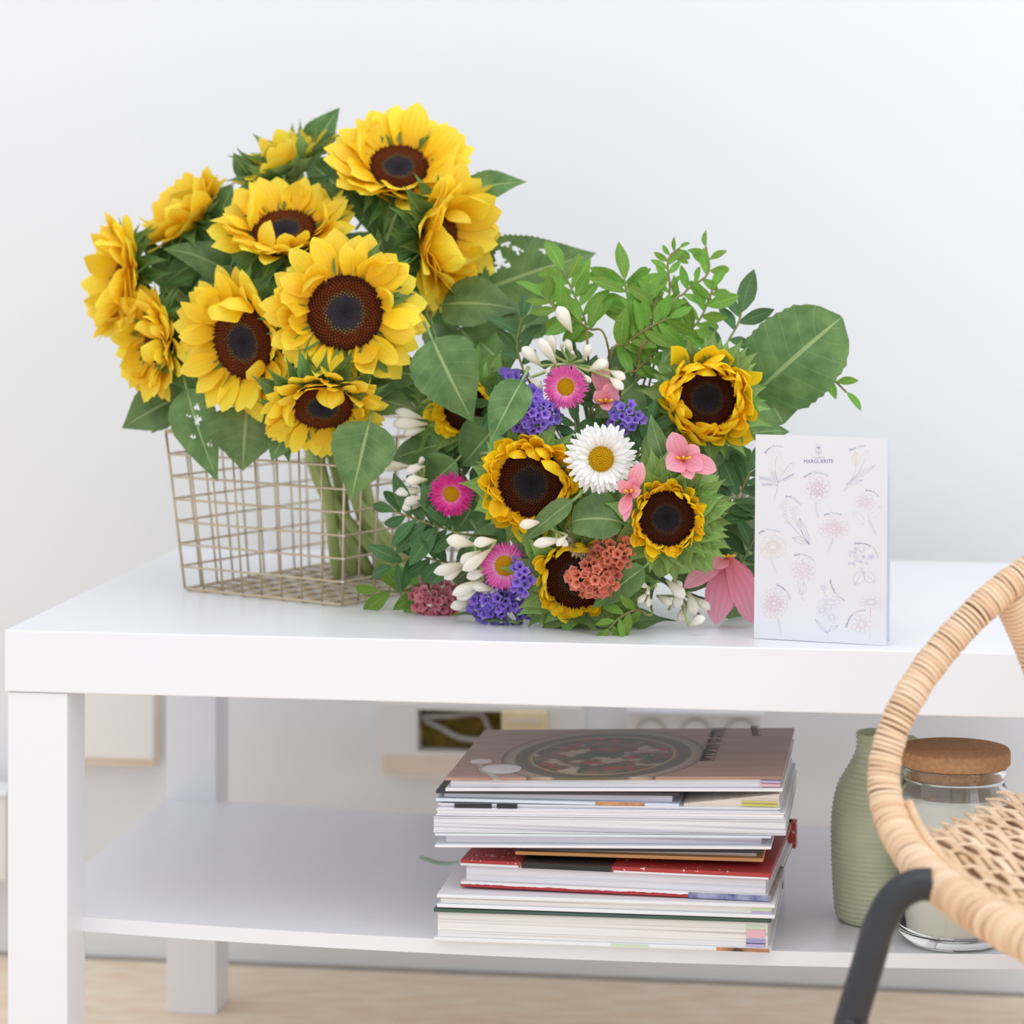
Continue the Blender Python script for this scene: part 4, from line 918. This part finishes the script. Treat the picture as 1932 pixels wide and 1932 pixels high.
for i in range(26):                                    # deeper leaves that close the bouquet
    a, r = i*2.4, 60+200*math.sqrt((i+.5)/26); b = (CB[0]+r*math.cos(a)*.95, CB[1]+r*math.sin(a)*.9)
    tt = (t1, t2, t3, t4, t5)[i % 5]; a2 = a+FR.uniform(-1, 1)
    p, q = bq(*b, .055), bq(b[0]+80*math.cos(a2), b[1]+80*math.sin(a2), .05)
    if min(p.z, q.z) < TH+.02: continue
    leaf(tt, p, q, FR.uniform(60, 95), (FR.uniform(-.3, .3), FR.uniform(0, .5), 1))
# ---- asters
asp = {w_: variants('ray_petal', 4, lambda k: strip(AST, w_, R.uniform(-.4, .3), R.uniform(-.3, .3), R.uniform(-.3, .3), 6, 3, 0, 0, 0, 0, k)) for w_ in (.09, .13)}
def ringbumps(n, h):
    g = MB()
    for k in range(n):
        r = math.sqrt((k+.5)/n); a = k*2.399963; c = Vector((r*math.cos(a), r*math.sin(a), .35*(1-r*r))); s_ = 1.1/math.sqrt(n); b = len(g.v)
        g.v += [c+Vector((s_, 0, 0)), c+Vector((0, s_, 0)), c-Vector((s_, 0, 0)), c-Vector((0, s_, 0)), c+Vector((0, 0, h))]; g.f += [(b, b+1, b+4), (b+1, b+2, b+4), (b+2, b+3, b+4), (b+3, b, b+4)]
    b = len(g.v); g.lathe([(.0001, .33), (.5, .25), (.85, .08), (1.02, -.05), (1.0, -.3)], 20); return g.mesh('aster_centre', False)
ACEN = ringbumps(150, .16)
def aster(label, px, py, ax, ro, rc, m, n, layers, d, w_, elev=14):
    e = stem_end(); t = thing('aster', label, 'aster', e); IB = T(-e); h = bq(px, py, d); axis = cv(*ax); H = IB @ T(h) @ frame(axis)
    o = link('centre', shared(ACEN, M['astc']), None, t, H @ S(rc)); o['kind'] = 'stuff'
    for l in range(layers):
        for i in range(n):
            az = 2*math.pi*(i+l/layers+R.uniform(-.2, .2))/n; el = math.radians(elev+(layers-1-l)*13-8+R.uniform(-7, 7)); L_ = (ro-rc*.8)*(1-.10*(layers-1-l))*R.uniform(.9, 1.06)
            link('ray_petal', shared(asp[w_][R.randrange(4)], M[m]), None, t, H @ RZ(az) @ T((rc*.85, 0, .0004*(layers-l))) @ RY(-el) @ RX(R.uniform(-.3, .3)) @ S(L_))
    link('calyx', shared(CALYXM, M['bract']), None, t, H @ T((0, 0, -.001)) @ S((rc*1.1, rc*1.1, rc)))
    hp = h-axis*rc*.4; obj('stem', MB().tube(bez([hp, hp-axis*.03, hub(), e], 16), .0016, 6), M['stemd'], t, True, IB)
    return t
a1 = aster('light pink aster beside purple statice, under the white tuberose buds', 1068, 730, (-.15, .05, 1), .0185, .0083, 'pinkp', 40, 4, -.012, .09)
a2 = aster('hot magenta aster left of the largest bouquet sunflower', 852, 932, (-.15, -.02, 1), .0188, .0078, 'hotp', 40, 4, -.01, .09)
a3 = aster('pink aster low in the bouquet above purple statice', 953, 1067, (-.15, -.05, 1), .0205, .0095, 'pinkp', 40, 3, -.02, .09)
a4 = aster('white aster with yellow centre in the middle of the bouquet', 1134, 866, (0, .05, 1), .0292, .0118, 'whitep', 30, 4, -.018, .13)
a5 = aster('faded beige aster half hidden beside the cupped leaf', 1095, 1022, (.3, .3, 1), .016, .005, 'beigep', 24, 2, -.004, .13, 30)
# ---- statice clusters
def floret(lo):
    g = MB(); prof = [(.10, 0), (.16, .35), (.34, .75), (.62, 1.0)]
    g.lathe(prof, 15, 5, lo); g.a = [(min(1, v.z), 0, 0) for v in g.v]; return g.mesh('floret')
FL = [floret(.14), floret(.22)]
def statice(label, px, py, rx, ry, n, m, d, size=.0060, up=0):
    e = stem_end(); t = thing('statice', label, 'statice', e, 'statice sprays'); IB = T(-e); c = bq(px, py, d+.02); k = 1/ppm(c)
    n = int(n*1.35)
    for i in range(n):
        f = (i+.5)/n; r = math.sqrt(f); a = i*2.399963+R.uniform(-.3, .3)
        p = c+RGT*(rx*k*r*math.cos(a))+UP*(ry*k*r*math.sin(a))+TOW*(.022*math.sqrt(max(0, 1-r*r))+R.uniform(-.003, .003))
        ax = cv(.55*r*math.cos(a)+R.uniform(-.3, .3), .55*r*math.sin(a)+.15+R.uniform(-.3, .3), 1)
        link('floret', shared(FL[i % 2], M[m]), None, t, IB @ T(p) @ frame(ax) @ RZ(R.uniform(0, 6)) @ S(size*R.uniform(.85, 1.2)))
        if i % 3 == 0: obj('floret_stalk', MB().tube([p, p-ax*.006, c-TOW*.012], .0009, 5), M['stemd'], t, True, IB)
    obj('stem', MB().tube(bez([c-TOW*.01, c-TOW*.04, hub(), e], 14), .0016, 6), M['stemd'], t, True, IB)
    return t
statice('deep purple statice between the pink aster and the largest bouquet sunflower', 1008, 778, 46, 42, 48, 'purple', -.012)
statice('small sprig of drooping violet statice above the white aster', 1178, 785, 28, 24, 12, 'purple', .0)
statice('violet statice lying on the table below the pink aster', 948, 1125, 60, 52, 62, 'purple', -.02)
statice('lilac statice tucked against the pink aster and lowest sunflower', 985, 1085, 18, 30, 12, 'purple', -.03)
statice('dusty rose statice at the foot of the bouquet near the basket', 824, 1128, 44, 32, 40, 'rosep', -.012)
statice('salmon statice sprawling over the lowest sunflower', 1118, 1088, 42, 30, 34, 'salmon', -.045)
statice('loose salmon statice beside the wide bract collar', 1158, 1040, 36, 34, 20, 'salmon', -.03)
statice('violet statice peeping out beside the hanging sunflower leaf', 968, 712, 20, 12, 8, 'purple', .02)
# ---- tuberose buds
def budmesh(op):
    g = MB(); pr = [(.03, 0), (.065, .12), (.115, .3), (.165, .5), (.185, .65), (.165, .8), (.10, .92), (.01, 1.0)]
    g.lathe(pr, 18, 3, .09+op); g.a = [(min(1, v.z), 0, 0) for v in g.v]; return g.mesh('bud')
BD = [budmesh(0), budmesh(.08)]
def tuberose(label, buds, d, stalk=None, opened=()):
    """buds: (base px, tip px)"""
    e = stem_end(); t = thing('tuberose', label, 'tuberose', e); IB = T(-e); cs = []
    for i, (b, tip) in enumerate(buds):
        pb = bq(*b, d, .008); pt = at(*tip, pb.y-.004); pt.z = max(pt.z, TH+.006); v = pt-pb; L_ = v.length; cs.append(pb)
        o = link('bud', shared(BD[i % 2], M['bud']), None, t, IB @ T(pb) @ frame(v) @ RZ(R.uniform(0, 6)) @ S((L_*.95, L_*.95, L_)) if L_ > .024 else IB @ T(pb) @ frame(v) @ S((L_*1.3, L_*1.3, L_)))
        if i in opened:
            for k in range(3): link('lobe', shared(lilv[k % 4], M['bud']), None, t, IB @ T(pt-v*.3) @ frame(v) @ RZ(k*2.1) @ RY(-.9) @ S(L_*.55))
    c = sum(cs, Vector())/len(cs)-TOW*.012
    for p in cs: obj('bud_stalk', MB().tube([p, (p+c)/2-TOW*.003, c], .0013, 5), M['stem'], t, True, IB)
    obj('stem', MB().tube(bez([c, c-TOW*.03, hub(), e], 14), .0022, 6), M['stemd'], t, True, IB)
    return t
lilv = variants('tepal', 4, lambda k: strip(LIL, R.uniform(.26, .34), R.uniform(-.9, -.2), R.uniform(.2, .6), R.uniform(-.3, .3), 12, 7, R.uniform(0, .12), 0, 0, 0, k, R.uniform(-.1, .1)))
tuberose('white tuberose crowning the bouquet above the light pink aster', [((1050, 688), (1018, 638)), ((1045, 672), (1040, 632)), ((1080, 668), (1068, 640)), ((1100, 680), (1112, 650)), ((1020, 690), (985, 655)), ((1110, 700), (1146, 682)), ((1100, 706), (1115, 722)), ((1085, 672), (1078, 662)), ((1040, 690), (1030, 705)), ((1150, 700), (1180, 715)), ((1060, 660), (1060, 648)), ((1150, 712), (1176, 735)), ((1000, 712), (1022, 735))], -.004)
tuberose('single upright white tuberose bud among the leafy sprigs', [((1078, 626), (1052, 578))], -.03)
tuberose('white tuberose reaching left over the dusty rose statice', [((895, 1028), (842, 1018)), ((935, 1020), (893, 1026)), ((905, 1040), (868, 1062)), ((925, 1036), (872, 1076)), ((880, 1062), (818, 1080)), ((875, 1070), (838, 1092)), ((912, 1094), (853, 1122)), ((905, 1108), (862, 1130)), ((890, 1136), (850, 1146)), ((920, 1078), (880, 1090)), ((930, 1112), (890, 1105)), ((900, 1118), (944, 1108))], -.03)
tuberose('white tuberose behind the largest bouquet sunflower and long leaf', [((1020, 985), (980, 992)), ((1062, 1018), (1006, 1028)), ((1070, 1010), (1050, 1030)), ((1050, 1015), (1072, 1030))], -.03)
tuberose('white tuberose cluster at the foot of the bouquet beside the pink lily', [((1258, 1095), (1292, 1128)), ((1285, 1108), (1275, 1148)), ((1295, 1140), (1282, 1174)), ((1300, 1118), (1312, 1160)), ((1310, 1128), (1340, 1150)), ((1320, 1160), (1308, 1195)), ((1240, 1125), (1268, 1140)), ((1300, 1180), (1330, 1165)), ((1270, 1095), (1288, 1105)), ((1262, 1150), (1275, 1135))], -.025)
tuberose('small cluster of open white tuberose under the bract collar', [((1225, 1110), (1202, 1098)), ((1222, 1108), (1222, 1122)), ((1222, 1118), (1203, 1138)), ((1224, 1122), (1222, 1146)), ((1238, 1104), (1240, 1115))], -.035)
tuberose('pale tuberose in front of the basket wires under the drooping leaf', [((800, 790), (745, 775)), ((805, 800), (740, 800)), ((790, 770), (760, 762)), ((800, 810), (760, 818)), ((790, 805), (755, 790))], .0)
tuberose('white tuberose hanging against the basket wires beside the magenta aster', [((775, 880), (712, 878)), ((800, 880), (766, 890)), ((805, 905), (765, 908)), ((800, 925), (745, 930)), ((805, 940), (762, 948)), ((800, 950), (755, 958)), ((805, 970), (776, 990)), ((790, 880), (798, 862))], -.01)
tuberose('closed greenish bud of tuberose at the edge of the card', [((1395, 945), (1392, 912)), ((1400, 945), (1412, 925)), ((1390, 945), (1380, 930))], .02)
# ---- pink lilies
def lily(label, c, petals, d, lng=1):
    e = stem_end(); t = thing('lily', label, 'lily', e); IB = T(-e); pc = bq(*c, d)
    for i, (tip, wd, nr) in enumerate(petals):
        pt = bq(*tip, d-.006-.004*(i % 3))
        leaf(t, pc, pt, wd, nr, 'lily', LIL, R.uniform(.3, .9), .2, .08, None, 'tepal', 0, None, 0, 0, (12, 7))
    ax = cv(0, 0, 1)
    for i in range(3): obj('stamen', MB().tube([pc, pc+cv((i-1)*.5, .3, 1)*.012], [.0006, .0012], 6), M['stamen'], t, True, IB)
    obj('stem', MB().tube(bez([pc, pc-ax*.03, hub(), e], 14), .002, 6), M['stemd'], t, True, IB)
    return t
lily('pink lily flaring open below the curled-petal sunflower', (1288, 868), [((1268, 815), 42, (-.2, .2, 1)), ((1258, 885), 46, (-.3, .1, 1)), ((1326, 886), 36, (0, .6, 1)), ((1318, 842), 34, (.3, .2, 1)), ((1305, 905), 30, (0, .4, 1)), ((1352, 888), 40, (.2, .3, .8))], -.05)
lily('pink lily between the white aster and the bract collar', (1190, 930), [((1212, 872), 32, (-.2, 0, 1)), ((1172, 972), 26, (-.3, 0, 1)), ((1168, 905), 28, (-.3, .2, 1)), ((1196, 900), 30, (.2, .2, 1)), ((1178, 985), 18, (0, .2, 1)), ((1210, 925), 26, (.2, .2, 1))], -.042)
lily('large pink lily spilling onto the table beside the card', (1372, 1052), [((1366, 1158), 58, (-.1, .2, 1)), ((1290, 1110), 40, (-.2, .4, 1)), ((1415, 1128), 46, (.3, .2, 1)), ((1345, 1072), 34, (-.3, .3, 1)), ((1350, 1178), 60, (-.1, .5, .8)), ((1422, 1176), 62, (.1, .6, .8))], -.02)
lily('half-closed rosy lily behind the light pink aster', (1142, 760), [((1130, 675), 36, (-.2, .2, 1)), ((1156, 722), 34, (.2, .2, 1)), ((1122, 738), 28, (-.3, .2, 1)), ((1168, 745), 30, (.4, .2, 1)), ((1148, 775), 26, (0, .3, 1))], .012)
# ---- leafy sprigs
lfm = variants('leaflet', 7, lambda k: strip(LFT, R.uniform(.16, .24), R.uniform(-.9, .6), 0, R.uniform(-.5, .5), 9, 5, .06, .25, 0, 0, k))
def sprig(label, pts, y0, y1, n, Lpx, m, cat='sprig', name='leafy_sprig', start=.25, spr=.9, tip=True, w=1.0, group='leafy sprigs of the lying bouquet', tw='twig', toward=0):
    e = stem_end(); t = thing(name, label, cat, e, group); IB = T(-e); k = len(pts)
    P = [at(x, y, y0+(y1-y0)*i/(k-1)) for i, (x, y) in enumerate(pts)]; path = bez(P, 30)
    obj('stem', MB().tube(bez([path[-1]]+[path[i] for i in (20, 10, 0)]+[hub(), e], 40), .0010, 6), M[tw], t, True, IB)
    for i in range(n):
        f = start+(1-start)*i/max(1, n-1); q = f*29; a = int(min(28, q)); p = path[a].lerp(path[a+1], q-a); tg = (path[a+1]-path[a]).normalized()
        s_ = 1 if i % 2 else -1
        if tip and i == n-1: dr = tg
        else:
            sd = tg.cross(TOW).normalized()*s_; dr = (tg*R.uniform(.3, .9)+sd*spr*R.uniform(.7, 1.2)+TOW*R.uniform(-.35, .5+toward)).normalized()
        nr = (TOW+UP*R.uniform(-.2, .9)+RGT*R.uniform(-.7, .7)).normalized(); z = (nr-dr*nr.dot(dr)).normalized(); yv = z.cross(dr)
        L_ = Lpx/ppm(p)*R.uniform(.75, 1.2)
        MM = IB @ T(p) @ Matrix((dr, yv, z)).transposed().to_4x4() @ S((L_, L_*w, L_))
        link('leaflet', shared(lfm[R.randrange(7)], M[m]), None, t, MM)
    return t
B_ = 'fresh green '
for lab, pts, y0, y1, n, Lp, m in (
 ('bright sprig rising between the big holed leaf and the tuberose', [(1110, 680), (1105, 610), (1085, 560), (1062, 510)], .12, .15, 11, 66, 'sprig'),
 ('bright sprig with the tall curled leaf at its tip', [(1185, 660), (1190, 600), (1182, 550), (1178, 528)], .13, .15, 9, 66, 'sprig'),
 ('fine wiry sprig with tiny leaves standing tallest over the bouquet', [(1245, 640), (1262, 580), (1262, 520), (1262, 485), (1282, 468)], .14, .16, 12, 32, 'sprig'),
 ('wiry sprig arching right to a bare thread tip', [(1250, 620), (1280, 565), (1312, 535), (1340, 508), (1332, 466)], .14, .17, 9, 42, 'sprig'),
 ('bright sprig leaning left over the holed leaf', [(1150, 670), (1110, 620), (1060, 590), (1025, 560)], .11, .12, 10, 58, 'sprig'),
 ('bright sprig fanning out right of the tuberose', [(1150, 690), (1180, 650), (1220, 620), (1262, 600)], .11, .12, 12, 64, 'sprig'),
 ('bright sprig standing behind the curled-petal sunflower', [(1250, 700), (1290, 640), (1322, 600), (1345, 545)], .14, .16, 10, 56, 'sprig'),
 ('broad-leaved sprig beside the large round leaf', [(1340, 700), (1370, 650), (1392, 612), (1398, 590)], .15, .17, 6, 70, 'ruscus'),
 ('bare sprig with three leaflets drooping under the large round leaf', [(1490, 690), (1540, 706), (1570, 716), (1597, 740)], .18, .18, 4, 42, 'sprig'),
 ('sprig filling the gap above the violet sprig of statice', [(1170, 740), (1200, 700), (1230, 670), (1250, 640)], .11, .13, 10, 56, 'sprig'),
 ('sprig between the tuberose crown and the hanging leaf', [(1010, 740), (985, 690), (975, 650), (985, 600)], .13, .15, 9, 50, 'ruscus'),
 ('low sprig brushing the tall wiry one', [(1200, 690), (1225, 640), (1232, 590), (1240, 560)], .12, .14, 9, 58, 'sprig'),
 ('glossy dark sprig reaching left across the basket wires', [(900, 1010), (850, 1000), (800, 985), (745, 965)], .09, .11, 13, 72, 'ruscus'),
 ('glossy sprig below it pointing at the basket corner', [(890, 1060), (840, 1060), (790, 1050), (740, 1068)], .10, .12, 12, 70, 'ruscus'),
 ('sprig lying flat on the table against the basket foot', [(850, 1112), (800, 1102), (760, 1116), (715, 1114)], .14, .15, 6, 68, 'sprig'),
 ('dark sprig around the magenta aster', [(930, 960), (900, 930), (870, 890), (850, 860)], .13, .14, 12, 48, 'ruscus'),
 ('dark sprig behind the white aster', [(1130, 950), (1110, 900), (1090, 840), (1085, 795)], .08, .09, 14, 46, 'ruscus'),
 ('dark sprig right of the white aster', [(1160, 930), (1190, 880), (1215, 840), (1225, 800)], .08, .09, 13, 50, 'ruscus'),
 ('dark sprig between collar sunflower and card', [(1320, 1040), (1360, 980), (1395, 930), (1415, 890)], .10, .11, 13, 64, 'ruscus'),
 ('dark sprig behind the large pink lily', [(1330, 1130), (1370, 1100), (1400, 1060), (1425, 1010)], .12, .13, 13, 64, 'ruscus'),
 ('glossy sprig curling along the table under the small tuberose', [(1230, 1150), (1200, 1150), (1170, 1165), (1150, 1185)], .05, .04, 8, 44, 'sprig'),
 ('dark sprig above the lowest sunflower', [(1090, 1030), (1060, 1020), (1030, 1030), (1000, 1050)], .06, .06, 10, 44, 'ruscus'),
 ('dark sprig over the hidden sunflower', [(900, 850), (870, 820), (840, 800), (800, 790)], .20, .20, 10, 58, 'ruscus'),
 ('dark sprig rising behind the purple statice', [(1030, 820), (1000, 780), (960, 760), (930, 760)], .11, .12, 10, 56, 'ruscus'),
 ('dark sprig at the heart of the bouquet', [(1160, 1020), (1150, 980), (1110, 960), (1080, 940)], .09, .09, 12, 60, 'ruscus'),
 ('dark sprig behind the light pink aster', [(1120, 800), (1125, 760), (1100, 720), (1060, 700)], .11, .12, 12, 56, 'ruscus')):
    sprig(lab, pts, y0, y1, n+(3 if m == 'sprig' and n > 8 else 0), Lp*1.12, m, toward=.2 if m == 'ruscus' else 0)
